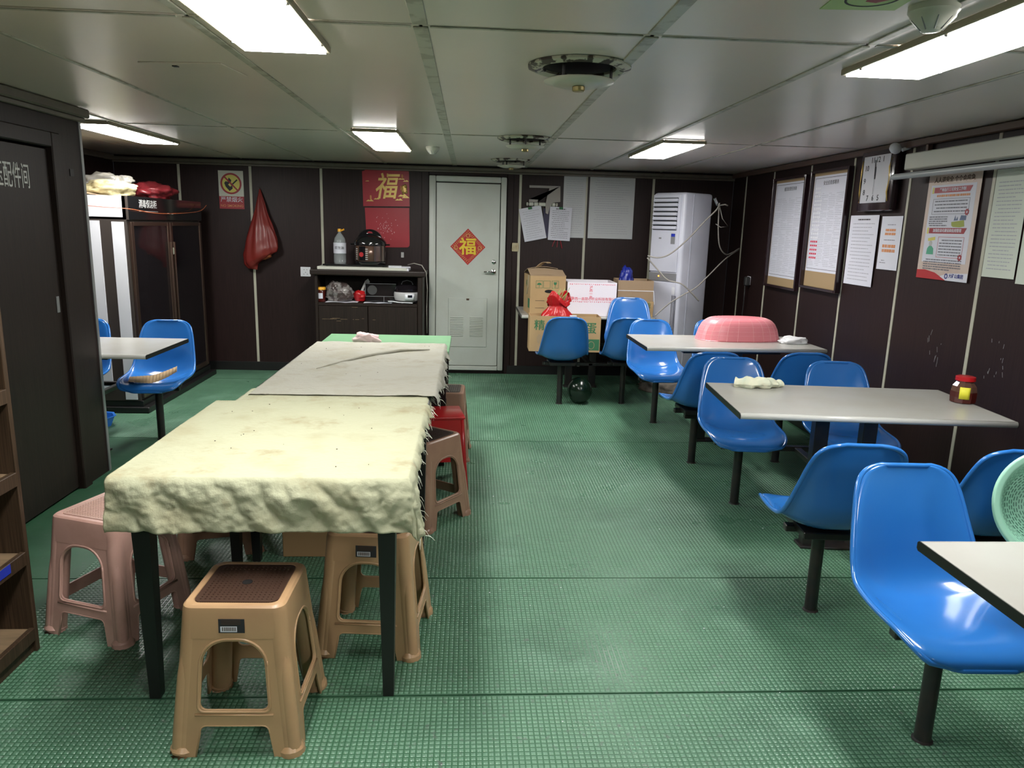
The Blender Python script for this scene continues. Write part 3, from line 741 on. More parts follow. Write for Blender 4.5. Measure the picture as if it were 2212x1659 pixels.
    if sticker:
        y_ = -(hb+(ht-hb)*(.43-z0)/(H-z0))-.010
        st = B().box(-.028, .028, -.0008, .0003, -.020, .020).build('product_label', M['inkblack'], t, loc=(.0, y_+.003, .425), rot=(-slope*.4, 0, 0))
        qq = B(); x = -.020
        rnd = random.Random(2)
        qq.box(-.024, .012, -.0013, -.0008, -.017, -.001)
        qq.build('white_field', M['paper'], st)
        qq = B()
        while x < .010: w_ = rnd.uniform(.0006, .002); qq.box(x, x+w_, -.0018, -.0013, -.014, -.003); x += w_+rnd.uniform(.0006, .0018)
        for i in range(4): qq.box(-.022, .02, -.0013, -.0008, .004+i*.004, .0055+i*.004)
        qq.build('barcode', M['copper'], st)
        st.scale = (1.35, 1, 1.1)
    return t
GS = 'plastic stools around the long table'
def place(t, x, y, rz): t.location = (x, y, 0); t.rotation_euler = (0, 0, rz); t['group'] = GS
s1 = make_stool('tan', 'matbrown', 'tan stool with brown mat in the foreground before the nearest table'); place(s1, -.68, 2.19, R(-1))
s2 = make_stool('pinkpl', 'matpink', 'dusty pink stool left of the nearest table, beside the shelf rack', sticker=False); place(s2, -1.385, 2.83, R(-20))
def stool_copy(src, x, y, rz, label):
    r = dup(src, (x, y, 0), rz, label, GS); return r
s3 = stool_copy(s1, -.345, 2.70, R(-5), 'tan stool half under the nearest table, behind its right black leg')
s4 = make_stool('brownpl', 'matdark', 'rosy brown stool with dark mat standing askew right of the nearest cloth'); place(s4, -.235, 3.91, R(-37))
s5 = stool_copy(s4, -.17, 5.06, R(-2), 'rosy brown stool at the far right end of the cloth, nearest the door')
s6 = stool_copy(s4, -1.22, 3.56, R(15), 'rosy brown stool behind the left side of the nearest table, feet showing below the cloth')
# red stool
t = thing('red_stool', 'small red plastic stool between the two rosy brown stools', 'stool', (-.17, 4.46, 0), R(8), GS)
for s_ in range(4):
    me_o = B()
    me_o.bm.free(); me_o.bm = bmesh.new()
    b_, h_ = .165, .45
    me_o.poly([(-b_, 0), (-b_+.055, 0), (-b_+.065, .18), (b_-.065, .18), (b_-.055, 0), (b_, 0), (b_-.03, h_), (-b_+.03, h_)], .004)
    o = me_o.build('side_panel', M['redpl'], t); sl = math.atan2(.03, .45)
    o.matrix_local = Matrix.Rotation(s_*PI/2, 4, 'Z') @ Matrix.Translation((0, -b_, .0075)) @ Matrix.Rotation(-sl, 4, 'X')
    B().box(-.09, .09, -.004, 0, .23, .24, .002).box(-.09, .09, -.004, 0, .31, .32, .002).build('moulding', M['redpl'], o)
B().box(-.145, .145, -.145, .145, .45, .466, .006, seg=2).build('seat', M['redpl'], t, smooth='auto')
for sx, sy in ((-1, -1), (1, -1), (1, 1), (-1, 1)):
    B().tube([(sx*.15, sy*.15, .0078), (sx*.125, sy*.125, .445)], [.016, .014], 10).build('leg', M['redpl'], t, smooth=True)
# carton under the table
t = thing('cardboard_box', 'plain tan cardboard box on the floor under the near table', 'box', (-.64, 3.52, .0075))
B().box(-.235, .235, -.14, .14, 0, .37, .003).build('carton', M['cardlight'], t)
B().box(-.24, .24, -.145, .0, .3705, .374).box(-.24, .24, .0015, .145, .3705, .374).build('flaps', M['cardlight'], t)

# ------------------------------------------------------------------ sink-height counter cabinet on the back wall
t = thing('counter_cabinet', 'low dark brown cabinet with open shelf left of the steel door', 'cabinet', (-1.0, 7.74, 0))
B().box(-.57, .57, -.25, .21, 1.075, 1.13, .012, seg=2).build('countertop', M['woodb'], t)
b = B().box(-.53, -.50, -.22, .21, .007, 1.074, .003).box(.49, .54, -.235, .21, .007, 1.074, .008).box(-.499, .489, -.22, .21, .77, .80, .003).box(-.499, .489, .19, .21, .007, 1.074).box(-.499, .489, -.19, .19, .007, .10)
b.build('body', M['woodb'], t)
for a, c_ in ((-.497, -.01), (-.004, .487)):
    d = B().box(a, c_, -.225, -.20, .11, .768, .003).build('door', M['woodb'], t)
qq = B(); rnd = random.Random(4)
for i in range(14):
    x = rnd.uniform(-.48, .2); z = rnd.choice([.64, .645, .635, rnd.uniform(.6, .76)]); qq.box(x, x+rnd.uniform(.01, .08), -.2256, -.2250, z, z+.0018)
qq.build('scratches', M['kraft'], t)
t = thing('white_board', 'long flat white board lying on top of the brown cabinet', 'board', (-1.05, 7.70, 1.1305))
B().box(-.45, .43, -.18, .2, 0, .028, .002).build('slab', M['screen'], t); B().box(.43, .45, -.17, .1, 0, .024).build('end_cap', M['white'], t)
t = thing('papers', 'few sheets and a thin cable tray at the right end of the white board', 'papers', (-.76, 7.64, 1.159), .1)
B().box(-.05, .17, -.08, .08, 0, .006).build('folder', M['paper'], t); B().box(-.05, .08, -.05, .08, .0065, .014).build('leaflet', M['paper2'], t)
t = thing('hot_plate', 'flat black hot plate on the white board under the oil bottle', 'hot plate', (-1.22, 7.74, 1.159))
B().box(-.24, .40, -.15, .14, .004, .022, .006, seg=2).build('body', M['lid'], t)
for x in (-.2, .36):
    for y in (-.12, .11): B().box(x-.01, x+.01, y-.01, y+.01, 0, .004).build('foot', M['black'], t)
# bottle
t = thing('oil_bottle', 'clear plastic bottle with orange cap and white label', 'bottle', (-1.31, 7.74, 1.1815))
B().lathe([(0, 0), (.055, 0), (.062, .01), (.062, .08), (.060, .1), (.062, .12), (.062, .20), (.052, .25), (.03, .285), (.016, .30), (.015, .32)], 24).build('body', M['pet'], t, smooth='auto')
B().lathe([(.0635, .10), (.0635, .205)], 24).build('label', M['paper'], t, smooth=True)
B().lathe([(0, .345), (.018, .344), (.019, .316), (.015, .315)], 16).build('cap', M['orangelid'], t, smooth='auto')
B().tube([(.018, 0, .33), (.045, 0, .345), (.048, 0, .335), (.020, 0, .325)], .004, 6).build('cap_ring', M['orangelid'], t)
text('花生油', .032, M['inkblack'], t, .005, -.0650, .155, rot=(PI/2, 0, 0), name='label_lettering')
# pressure cooker
t = thing('pressure_cooker', 'black and steel electric pressure cooker with a domed lid', 'cooker', (-1.0, 7.71, 1.1815))
B().lathe([(0, 0), (.145, 0), (.155, .015), (.155, .03)], 32).build('base', M['lid'], t, smooth='auto')
B().lathe([(.152, .03), (.156, .035), (.156, .185), (.150, .19)], 32).build('body', M['cooker'], t, smooth='auto')
l_ = B().lathe([(.16, .185), (.165, .19), (.165, .215), (.155, .235), (.13, .265), (.08, .29), (0, .30)], 32).build('lid', M['lid'], t, smooth='auto')
h2 = fillcurve(arc(0, .24, .12, 0, PI, 16, .105), [arc(0, .305, .034, 0, PI, 8, .026)], .05, .004); h2.materials.clear(); h2.materials.append(M['lid'])
o = bpy.data.objects.new('lid_handle', h2); C.objects.link(o); o.parent = l_; o.rotation_euler = (PI/2, 0, 0)
B().box(-.20, -.15, -.02, .02, .19, .205, .004).box(.15, .20, -.02, .02, .19, .205, .004).build('side_handle', M['lid'], t)
p_ = B().grid(lambda u, v: (.160*math.sin(-1.0+1.35*u), -.160*math.cos(-1.0+1.35*u), .035+.15*v), 10, 1).build('control_panel', M['copper'], t, smooth=True, solid=.003)
B().grid(lambda u, v: (.1625*math.sin(-.62+.45*u), -.1625*math.cos(-.62+.45*u), .04+.14*v), 5, 1).build('display_strip', M['lid'], p_, smooth=True)
B().lathe([(0, 0), (.024, 0), (.024, .004), (0, .004)], 20).build('dial', M['red'], p_, loc=(-.0685, -.147, .10), rot=(PI/2, 0, -.42))
qq = B()
for i in range(6):
    for a in (-.82, -.10): qq.box(.1628*math.sin(a)-.012, .1628*math.sin(a)+.012, -.1628*math.cos(a)-.002, -.1628*math.cos(a), .05+i*.02, .058+i*.02, rot=Matrix.Rotation(a, 3, 'Z'))
qq.build('buttons', M['dishes'], p_)
# shelf items (shelf surface z = .80)
t = thing('glass_jar', 'jar with orange lid and white label on the open shelf', 'jar', (-1.488, 7.60, .8005))
B().lathe([(0, 0), (.045, 0), (.05, .006), (.05, .11), (.042, .125)], 24).build('body', M['sauce'], t, smooth='auto')
B().lathe([(0, .148), (.050, .147), (.052, .143), (.052, .122), (.042, .121)], 24).build('lid', M['orangelid'], t, smooth='auto')
B().grid(lambda u, v: (.0515*math.sin(-.9+1.5*u), -.0515*math.cos(-.9+1.5*u), .035+.055*v), 8, 1).build('label', M['paper'], t, smooth=True)
crumple('food_bag', 'crumpled clear plastic food bag on the open shelf', 'bag', mat('cloudy bag', (.26, .24, .23), .15, alpha=.75, noise_amt=.9, nscale=14, ncol=(.05, .03, .028), thr=(.45, .55)), (-1.31, 7.62, .8125), (.125, .09, .105), 21, .5, n=4, amp=.4)
t = thing('newspaper', 'newspaper sheet under the clear bag on the open shelf', 'newspaper', (-1.27, 7.585, .8005))
B().grid(lambda u, v: (-.16+.32*u, -.07+.20*v, .002+.006*abs(math.sin(u*5+v))), 16, 4).build('sheet', M['paper'], t, solid=.001)
t = thing('newspaper', 'newspaper sheet before the black appliance on the open shelf', 'newspaper', (-.90, 7.555, .8005))
B().grid(lambda u, v: (-.15+.28*u, -.04+.08*v, .002+.005*abs(math.sin(u*6+v))), 16, 3).build('sheet', M['paper'], t, solid=.001)
t = thing('red_basin', 'small red plastic basin on the shelf with a slotted scoop in it', 'basin', (-1.105, 7.66, .8115))
B().lathe([(0, 0), (.05, 0), (.075, .07), (.079, .072), (.073, .07), (.048, .004), (0, .004)], 20).build('bowl', M['redpl'], t, smooth='auto')
crumple('bag_inside', None, None, M['redbag2'], (0, 0, .03), (.062, .06, .045), 5, .5, parent=t)
t = thing('slotted_turner', 'grey slotted turner standing up in the red basin', 'turner', (-1.075, 7.66, .885), 0, rot=(0, .35, 0))
m_ = fillcurve([(-.03, 0), (.03, 0), (.026, .14), (0, .16), (-.02, .13)], [[(-.006, .03), (.006, .03), (.005, .11), (-.005, .11)]], .003, .0005); m_.materials.clear(); m_.materials.append(M['dishes'])
o = bpy.data.objects.new('blade', m_); C.objects.link(o); o.parent = t; o.rotation_euler = (PI/2, 0, 0)
t = thing('heater_box', 'black boxed appliance with grey outlines on the shelf', 'appliance', (-.87, 7.72, .8005))
B().box(-.18, .14, -.09, .08, 0, .195, .006).build('body', M['lid'], t)
qq = B()
for (x0, x1, z0, z1) in ((-.175, .135, .188, .192), (-.175, .135, .060, .064), (-.177, -.173, .06, .19), (.01, .014, .0, .06)): qq.box(x0, x1, -.093, -.0905, z0, z1)
qq.build('trim_outline', M['grey'], t)
B().lathe([(0, 0), (.048, 0), (.048, .003), (0, .003)], 24).build('round_window', mat('dim disc', (.05, .05, .05), .4), t, loc=(-.105, -.0905, .125), rot=(PI/2, 0, 0))
t = thing('yogurt_maker', 'round white small cooker with clear smoked lid on the shelf', 'cooker', (-.625, 7.66, .8005))
B().lathe([(0, .012), (.10, .012), (.125, .03), (.135, .06), (.135, .10), (.13, .115)], 32).build('body', M['dishes'], t, smooth='auto')
B().lathe([(.131, .115), (.132, .15), (.11, .175), (.05, .19), (0, .192)], 32).build('lid', M['glassdark'], t, smooth='auto')
B().tube([(-.06, 0, .185), (-.045, 0, .215), (0, 0, .228), (.045, 0, .215), (.06, 0, .185)], .004, 6).build('lid_handle', M['grey'], t)
B().grid(lambda u, v: (.138*math.sin(-.1+.75*u), -.138*math.cos(-.1+.75*u), .04+.06*v), 6, 1).build('panel', M['white'], t, smooth=True, solid=.002)
B().grid(lambda u, v: (.1405*math.sin(.12+.33*u), -.1405*math.cos(.12+.33*u), .065+.025*v), 4, 1).build('display', M['lid'], t, smooth=True)
for k in range(3):
    a = k*2*PI/3; B().tube([(.09*math.cos(a), .09*math.sin(a), 0), (.09*math.cos(a), .09*math.sin(a), .014)], .01, 8).build('foot', M['grey'], t)
t = thing('spoon', 'white plastic spoon lying before the small round cooker', 'spoon', (-.76, 7.535, .812))
B().tube([(0, 0, .012), (.06, -.005, .004), (.20, -.008, .000)], [.007, .005, .004], 6).lathe([(0, 0), (.02, .003), (.026, .012), (.024, .013), (0, .004)], 14, c=(-.02, 0, .003), sx=1.2).build('body', M['white'], t, smooth='auto')
t = thing('cable', 'thin cable hanging down the right side of the brown cabinet', 'cable', (0, 0, 0))
B().tube([(-.62, 7.70, 1.185), (-.55, 7.60, 1.205), (-.47, 7.55, 1.19), (-.425, 7.55, 1.12), (-.415, 7.56, .95), (-.42, 7.57, .75), (-.417, 7.58, .5)], .005, 6).build('cord', M['beige cable'], t, smooth=True)

# wall sockets and switches
def socket(x, y, z, rz, w_, h_, m, label, name='wall_socket'):
    t = thing(name, label, 'socket' if 'socket' in name else 'switch', (x, y, z), rz)
    B().box(-w_/2, w_/2, -.012, -.0045, -h_/2, h_/2, .003).build('plate', M[m], t)
    return t
t = socket(-1.715, YB, 1.07, 0, .105, .10, 'white', 'white wall socket at the left end of the brown cabinet')
qq = B()
for (x, z) in ((-.015, .022), (.015, .022), (0, -.006), (-.018, -.025), (.018, -.025)): qq.box(x-.004, x+.004, -.0128, -.0118, z-.003, z+.003)
qq.build('socket_holes', M['inkblack'], t)
t = socket(.484, YB, 1.38, 0, .085, .09, 'cream', 'rusty cream light switch right of the steel door', 'light_switch')
B().box(-.02, .02, -.018, -.0122, -.02, .02, .002).build('rocker', M['cream'], t)
t = socket(XR, 7.30, 1.13, -PI/2, .085, .085, 'white', 'wall socket with a black plug on the right wall behind the tables')
B().box(-.005, .055, -.06, -.0125, -.05, .04, .01).build('plug', M['cable'], t); B().tube([(.02, -.05, -.05), (.0, -.04, -.2), (-.05, -.03, -.5), (-.04, -.03, -.9)], .005, 6).build('cord', M['cable'], t, smooth=True)

# ------------------------------------------------------------------ signs on the back wall
def mesh_part(name, me, m, parent, loc=(0, 0, 0), rot=(PI/2, 0, 0)):
    me.materials.clear(); me.materials.append(M[m]); me.name = name
    o = bpy.data.objects.new(name, me); C.objects.link(o); o.parent = parent; o.location = loc; o.rotation_euler = rot; return o
t = thing('no_smoking_sign', 'white and red no smoking sign with a crossed flame and cigarette', 'sign', (-2.44, YB, 1.885), R(0))
B().box(-.125, .125, -.008, -.0055, -.19, .19).build('panel', M['screen'], t)
B().box(-.125, .125, -.0095, -.0082, -.19, -.065).build('red_band', M['redsign'], t)
mesh_part('ring', fillcurve(arc(0, 0, .106, 0, 2*PI, 36)[:-1], [arc(0, 0, .088, 0, 2*PI, 36)[:-1]], .001, 0), 'redsign', t, (0, -.0100, .062))
mesh_part('disc', fillcurve(arc(0, 0, .088, 0, 2*PI, 36)[:-1], [], .0008, 0), 'yellow', t, (0, -.0088, .062))
B().poly([(-.012, -.075), (-.05, -.03), (-.062, .005), (-.045, .025), (-.03, .015), (-.015, .06), (.01, .035), (.005, .015), (-.025, -.01), (-.005, -.03), (.018, -.02), (.02, -.05)], -.0006).build('flame', M['inkblack'], t, loc=(-.005, -.0095, .062))
B().box(-.01, .075, -.0105, -.0096, .066, .080, rot=Matrix.Rotation(-.75, 3, 'Y')).build('cigarette', M['inkblack'], t)
B().box(-.09, .09, -.0116, -.0108, .055, .070, rot=Matrix.Rotation(.8, 3, 'Y')).build('bar', M['redsign'], t)
text('严禁烟火', .056, M['paper'], t, 0, -.0102, -.100, bold=.004)
text('NO SMOKING', .036, M['orange'], t, 0, -.0102, -.160, bold=.003)

t = thing('calendar_board', 'crimson hanging calendar card with golden character and mountains', 'calendar', (-.862, YB, 1.735), 0, None, (0, R(-1.2), 0))
n = 24
top = [(x, .385+.022*math.cos(x*PI/.24*1.0)+.012*math.cos(x*PI/.08)) for x in [-.24+.48*i/n for i in range(n+1)]]
B().poly([(-.24, 0), (.24, 0)]+top[::-1], -.006).build('upper_card', M['fured'], t, loc=(0, -.0055, .03))
lowc = [(-.22, -.02), (-.22, .0), (.235, .0)] 
B().poly(arc(.200, -.375, .03, -PI/2, 0, 5)+[(.235, .0), (-.225, .0)]+arc(-.185, -.375, .03, PI, 1.5*PI, 5), -.005).build('lower_card', M['fured'], t, loc=(0, -.0055, .015))
text('福', .275, M['gold'], t, -.005, -.0125, .215, bold=.012, ext=.002, shear=.25, sx=.85)
qq = B()
for (x, z, s_) in ((.17, .10, 1), (.20, .085, .8), (-.17, .05, .8), (-.10, .07, .6), (.16, .27, .7), (.205, .25, .6), (-.19, .25, .4), (.13, .06, .8)):
    qq.poly([(x-.05*s_, z), (x-.02*s_, z+.022*s_), (x, z+.012*s_), (x+.018*s_, z+.028*s_), (x+.05*s_, z)], -.0006)
qq.build('mountain_print', M['gold'], t, loc=(0, -.0117, .03))['kind'] = 'stuff'
qq = B()
for (x, z) in ((.17, .33), (.155, .215), (-.16, .12), (.02, .34)): qq.box(x-.009, x+.009, -.0125, -.0117, z-.022, z+.022, .004)
qq.build('seal_print', M['orange'], t)
crumple('rider_relief', None, None, M['gold'], (.185, -.013, .145), (.028, .003, .036), 3, 1, parent=t, amp=.8)
rnd = random.Random(8); qq = B()
for i in range(60):
    a = rnd.gauss(-.02, .05); z = rnd.gauss(-.20, .06); qq.box(a, a+.004, -.0112, -.0107, z, z+rnd.uniform(.003, .010))
qq.build('flaking_spots', M['ragpink'], t)
t = thing('small_box_white', 'tiny white adaptor on the wall below the crimson calendar', 'adaptor', (-.70, YB, 1.27))
B().box(-.015, .015, -.02, -.0045, -.028, .028, .003).build('case', M['dishes'], t)

t = thing('red_bag', 'red plastic bag hanging on the dark wall beside the no smoking sign', 'bag', (-2.15, YB-.012, 1.50), 0)
def bagfn(u, v):
    a = u*2*PI; pr_ = [(.006, .40), (.02, .34), (.05, .22), (.085, .10), (.125, -.02), (.155, -.12), (.175, -.22), (.165, -.29), (.11, -.335), (.01, -.345)]
    x = v*(len(pr_)-1); i = min(int(x), len(pr_)-2); k = x-i; r = pr_[i][0]+(pr_[i+1][0]-pr_[i][0])*k; z = pr_[i][1]+(pr_[i+1][1]-pr_[i][1])*k
    ridge = 1+.10*math.sin(a*9+z*8)*(1-v*.5)+.10*noise.noise(Vector((math.cos(a)*2, math.sin(a)*2, z*9)))
    cx = .03*math.sin(v*PI) - .03*v
    r *= ridge
    zz = z + .07*math.cos(a)*max(0, min(1, (v-.35)*2.2))
    return (cx+r*math.cos(a), -.07*min(1, v*2.5)-.045*0+r*.45*math.sin(a)*1-.01, zz)
B().grid(bagfn, 48, 40).build('bag_body', M['redbag'], t, smooth=True)
crumple('bag_contents', None, None, mat('orange contents', (.45, .12, .05), .6), (-.02, -.08, -.31), (.12, .045, .085), 6, .9, parent=t)
t2 = B().tube([(0, .008, .40), (0, -.02, .41), (0, -.022, .425)], .003, 6).build('hook', M['steel'], t)

# diamond fu sign on the steel door
t = thing('fu_sign', 'red diamond paper with yellow foil character on the steel door', 'sign', (-.012, YB-.041, 1.372), 0)
B().poly([(-.185, 0), (0, -.19), (.185, 0), (0, .19)], -.0015).build('diamond', M['red'], t)
qq = B(); n = 34
for s_ in range(4):
    for i in range(n):
        a = Vector([(-.165, 0), (0, -.168), (.165, 0), (0, .168)][s_]); b_ = Vector([(-.165, 0), (0, -.168), (.165, 0), (0, .168)][(s_+1) % 4])
        p = a.lerp(b_, (i+.5)/n)*(1-.08*(i % 3)); qq.box(p.x-.003, p.x+.003, -.0022, -.0015, p.y-.003, p.y+.003)
for (x, z) in ((0, .115), (-.125, -.01), (.125, -.01)):
    for k in range(9):
        a = k*2*PI/9; qq.box(x+.018*math.cos(a)-.004, x+.018*math.cos(a)+.004, -.0022, -.0015, z+.018*math.sin(a)-.004, z+.018*math.sin(a)+.004)
qq.build('border_print', M['gold'], t)
text('福', .185, M['yellowfoil'], t, .0, -.004, -.008, bold=.018, ext=.002, name='foil_character')

# papers on the back wall right of the door
def paper(x, y, z, rz, w_, h_, label, tilt=0, m='paper', rows=12, ink='ink', off=.0065, title=False, seed=1, cat='paper', margin=.12, th=.0012, hh=.004, group='papers pinned to the walls'):
    t = thing('notice_paper', label, cat, (x, y, z), 0, group)
    t.rotation_euler = (0, tilt, rz)
    B().box(-w_/2, w_/2, -off, -off+th, -h_/2, h_/2).build('sheet', M[m], t)
    if rows: lines(t, -w_/2+margin*w_, w_/2-margin*w_, h_/2-.12*h_, -h_/2+.08*h_, rows, M[ink], y=-off-.0005, seed=seed, h=hh)
    if title: lines(t, -w_*.22, w_*.22, h_/2-.06*h_, h_/2-.06*h_, 1, M['inkblack'], y=-off-.0005, seed=seed, h=.009)
    return t
paper(1.102, YB, 1.835, 0, .235, .68, 'tall narrow notice left of the cream seam, above the foam box', m='paper2', rows=26, ink='inkpale', title=True, seed=2)
paper(1.50, YB, 1.835, 0, .48, .68, 'wide white notice right of the cream seam beside the air conditioner', m='paper2', rows=24, ink='inkpale', title=True, seed=3)
t = thing('hook_rail', 'white wooden hook rail with torn paper strips above two clipboards', 'hook rail', (.785, YB, 1.83))
for i, (a, b_) in enumerate(((-.19, -.17), (-.165, -.115), (-.11, -.065), (.02, .075), (.08, .115), (.12, .14), (-.06, .015))): B().box(a, b_, -.035, -.0045, -.018, .018, .006).build('block', M['screen'], t)
B().poly([(-.165, .02), (-.075, .02), (-.07, .04), (.04, .14), (.045, .165), (-.165, .165), (-.165, .19), (.16, .19), (.165, .03), (.09, .02), (.06, -.01), (.04, -.10), (.015, -.09), (.01, .0), (.03, .12), (-.04, .045), (-.165, .048)], -.001).build('torn_paper', mat('torn grey paper', (.32, .30, .28), .8), t, loc=(0, -.037, 0))
t = thing('dark_folder', 'dark blue folder hanging between the two clipboards', 'folder', (.84, YB, 1.66))
B().box(-.06, .06, -.014, -.0045, -.17, .13).build('cover', mat('navy folder', (.015, .012, .05), .5), t)
p_ = paper(.668, YB-.016, 1.63, 0, .235, .345, 'left clipboard, tilted sheet with faint table', tilt=R(-12), rows=13, ink='inkpale', seed=5, th=.008, group='clipboards on the hook rail')
B().box(-.02, .02, -.018, -.0068, .15, .172, .002).build('clip', M['greenink'], p_)
p_ = paper(.957, YB-.016, 1.635, 0, .235, .345, 'right clipboard with typed white sheet', tilt=R(2), rows=15, ink='ink', seed=6, th=.008, title=True, group='clipboards on the hook rail')
B().box(-.02, .02, -.018, -.0068, .15, .172, .002).build('clip', M['greenink'], p_)
t = thing('red_ribbons', 'short red ribbons hanging below the right clipboard', 'ribbon', (.94, YB-.006, 1.44))
B().tube([(-.03, -.006, .02), (-.045, -.006, -.01), (-.055, -.006, -.045)], .004, 5).tube([(0, -.006, .02), (-.005, -.006, -.05)], .004, 5).tube([(.03, -.006, .02), (.04, -.006, -.02), (.05, -.006, -.06)], .005, 5).build('ribbon', M['redsign'], t)

# ------------------------------------------------------------------ cartons, foam box, bag
def open_box(x0, x1, y0, y1, z0, z1, th, name, m, t):
    return B().box(x0, x1, y0, y0+th, z0, z1).box(x0, x1, y1-th, y1, z0, z1).box(x0, x0+th, y0+th, y1-th, z0, z1).box(x1-th, x1, y0+th, y1-th, z0, z1).box(x0+th, x1-th, y0+th, y1-th, z0, z0+th).build(name, m, t)
t = thing('cardboard_carton', 'tall brown carton with green umbrella and glass symbols, flaps ajar', 'carton', (.755, 7.04, .776), R(4), 'cartons by the back wall')
open_box(-.17, .17, 0, .42, 0, .37, .005, 'carton', M['card'], t)
B().box(-.17, .17, 0, .004, .372, .376).grid(lambda u, v: (-.172+.344*u, .0+.2*v, .372+.05*v+.01*math.sin(u*4)), 6, 2).build('front_flap', M['cardplain'], t, solid=.004)
B().grid(lambda u, v: (-.172+.30*u, .22+.2*v, .425-.045*v+.02*math.sin(u*3)), 6, 2).build('back_flap', M['cardplain'], t, solid=.004)
B().grid(lambda u, v: (-.10+.05*u+.12*v, .2+.05*u, .43+.06*math.sin(v*2.2)), 2, 6).build('torn_strip', M['kraft'], t, solid=.003)
f = lambda o, h: mesh_part('handling_symbol', fillcurve(o, h, .0006, 0), 'greenink', t, (0, -.0006, 0))
for cx in (-.085, -.012, .068):
    f([(cx-.033, .255), (cx+.033, .255), (cx+.033, .325), (cx-.033, .325)], [[(cx-.030, .258), (cx+.030, .258), (cx+.030, .322), (cx-.030, .322)]])
f(arc(-.085, .285, .022, 0, PI, 8, .02), []); f([(-.087, .262), (-.083, .262), (-.083, .29), (-.087, .29)], [])
f([(.052, .312), (.084, .312), (.080, .290), (.070, .284), (.070, .268), (.078, .264), (.058, .264), (.066, .268), (.066, .284), (.056, .290)], [])
B().poly(arc(0, 0, .042, 0, 2*PI, 14, .016)[:-1], -.001).build('hand_hole', M['gap'], t, loc=(.01, -.0005, .225))
B().box(-.12, -.03, -.0012, -.0005, .135, .138).box(-.12, -.03, -.0012, -.0005, .065, .068).build('printed_rule', M['inkblack'], t)
B().box(-.1712, -.1703, .02, .13, .06, .15).build('green_patch', M['greenink'], t)
q = text('鲜', .07, M['greenink'], t, -.1706, .24, .28, rot=(PI/2, 0, -PI/2))
B().tube([(-.172, .12, .37), (-.174, .13, .25), (-.173, .2, .18)], .003, 5).build('string', M['seam'], t)
t = thing('foam_box', 'open white foam box with crimson Chinese print between two cartons', 'box', (1.178, 7.04, .776), R(-1))
open_box(-.236, .236, 0, .42, 0, .318, .022, 'shell', M['foam'], t)
text('泸西一亩甜心农业科技有限公司', .0325, M['pinkink'], t, .03, -.0006, .160, bold=.004)
text('公司', .034, M['pinkink'], t, -.205, -.0006, .162, bold=.004)
for i, c_ in enumerate('泸西一亩'): text(c_, .032, M['pinkink'], t, -.01, -.0006, .272-i*.032, bold=.004)
rnd = random.Random(3); qq = B()
for r_, z in ((0, .130), (1, .296)):
    for i in range(24):
        x = -.215+i*.0185; qq.box(x, x+.007, -.0012, -.0004, z+rnd.uniform(-.003, .003), z+.008)
qq.build('dotted_border', M['pinkink'], t)['kind'] = 'stuff'
t = thing('cardboard_carton', 'smaller open plain carton stacked on the lettered carton, strap hanging', 'carton', (1.60, 7.05, .926), R(-3), 'cartons by the back wall')
open_box(-.17, .17, 0, .34, 0, .195, .004, 'carton', M['cardplain'], t)
B().box(-.172, .172, -.003, 0, .095, .1).build('strap', M['white'], t); B().tube([(.172, -.003, .1), (.178, -.01, .03), (.185, -.012, -.03)], .003, 5).build('strap_end', M['white'], t)
t = thing('cardboard_carton', 'low carton lettered in green under the plain open carton', 'carton', (1.61, 7.05, .776), R(-3), 'cartons by the back wall')
B().box(-.17, .17, 0, .34, 0, .148, .002).build('carton', M['card'], t)
text('净重', .058, M['greenink'], t, .09, -.0006, .105, bold=.003); text('皮重', .058, M['greenink'], t, .085, -.0006, .038, bold=.003)
t = thing('blue_bag', 'dark blue plastic bag stuffed in the open carton at the wall', 'bag', (1.54, 7.22, .932))
crumple('bag_body', None, None, M['bluebag'], (0, 0, 0), (.07, .07, .14), 12, .9, parent=t, n=4); crumple('bag_tip', None, None, M['bluebag'], (-.035, 0, .16), (.03, .03, .06), 15, .9, parent=t, n=3)
t = thing('egg_carton', 'large egg carton lettered in green, resting on the chair seats', 'carton', (.885, 6.665, .485), R(-1), 'cartons by the back wall')
open_box(-.325, .325, 0, .235, 0, .325, .005, 'carton', M['card'], t)
text('精', .10, M['greenink'], t, -.235, -.0006, .235, bold=.01); text('选', .10, M['greenink'], t, -.09, -.0006, .235, bold=.01); text('鲜', .10, M['greenink'], t, .06, -.0006, .235, bold=.01); text('蛋', .11, M['greenink'], t, .235, -.0006, .215, bold=.01)
B().box(.215, .318, -.0012, -.0004, .018, .12).build('green_patch', M['greenink'], t)
mesh_part('egg_print', fillcurve(arc(.245, .065, .03, 0, 2*PI, 18, .036)[:-1], [arc(.245, .065, .026, 0, 2*PI, 18, .032)[:-1]], .0006, 0), 'kraft', t, (0, -.0016, 0))
B().poly([(-.26, .13), (-.24, .16), (-.20, .145), (-.17, .09), (-.21, .06), (-.25, .08)], -.0006).build('bird_print', M['kraft'], t, loc=(0, -.0005, 0))
B().box(.04, .10, -.004, .03, .324, .334).build('tag_scrap', M['paper'], t)
t = thing('vegetable_bag', 'red plastic bag of green garlic shoots in the egg carton', 'bag', (.775, 6.775, .50))
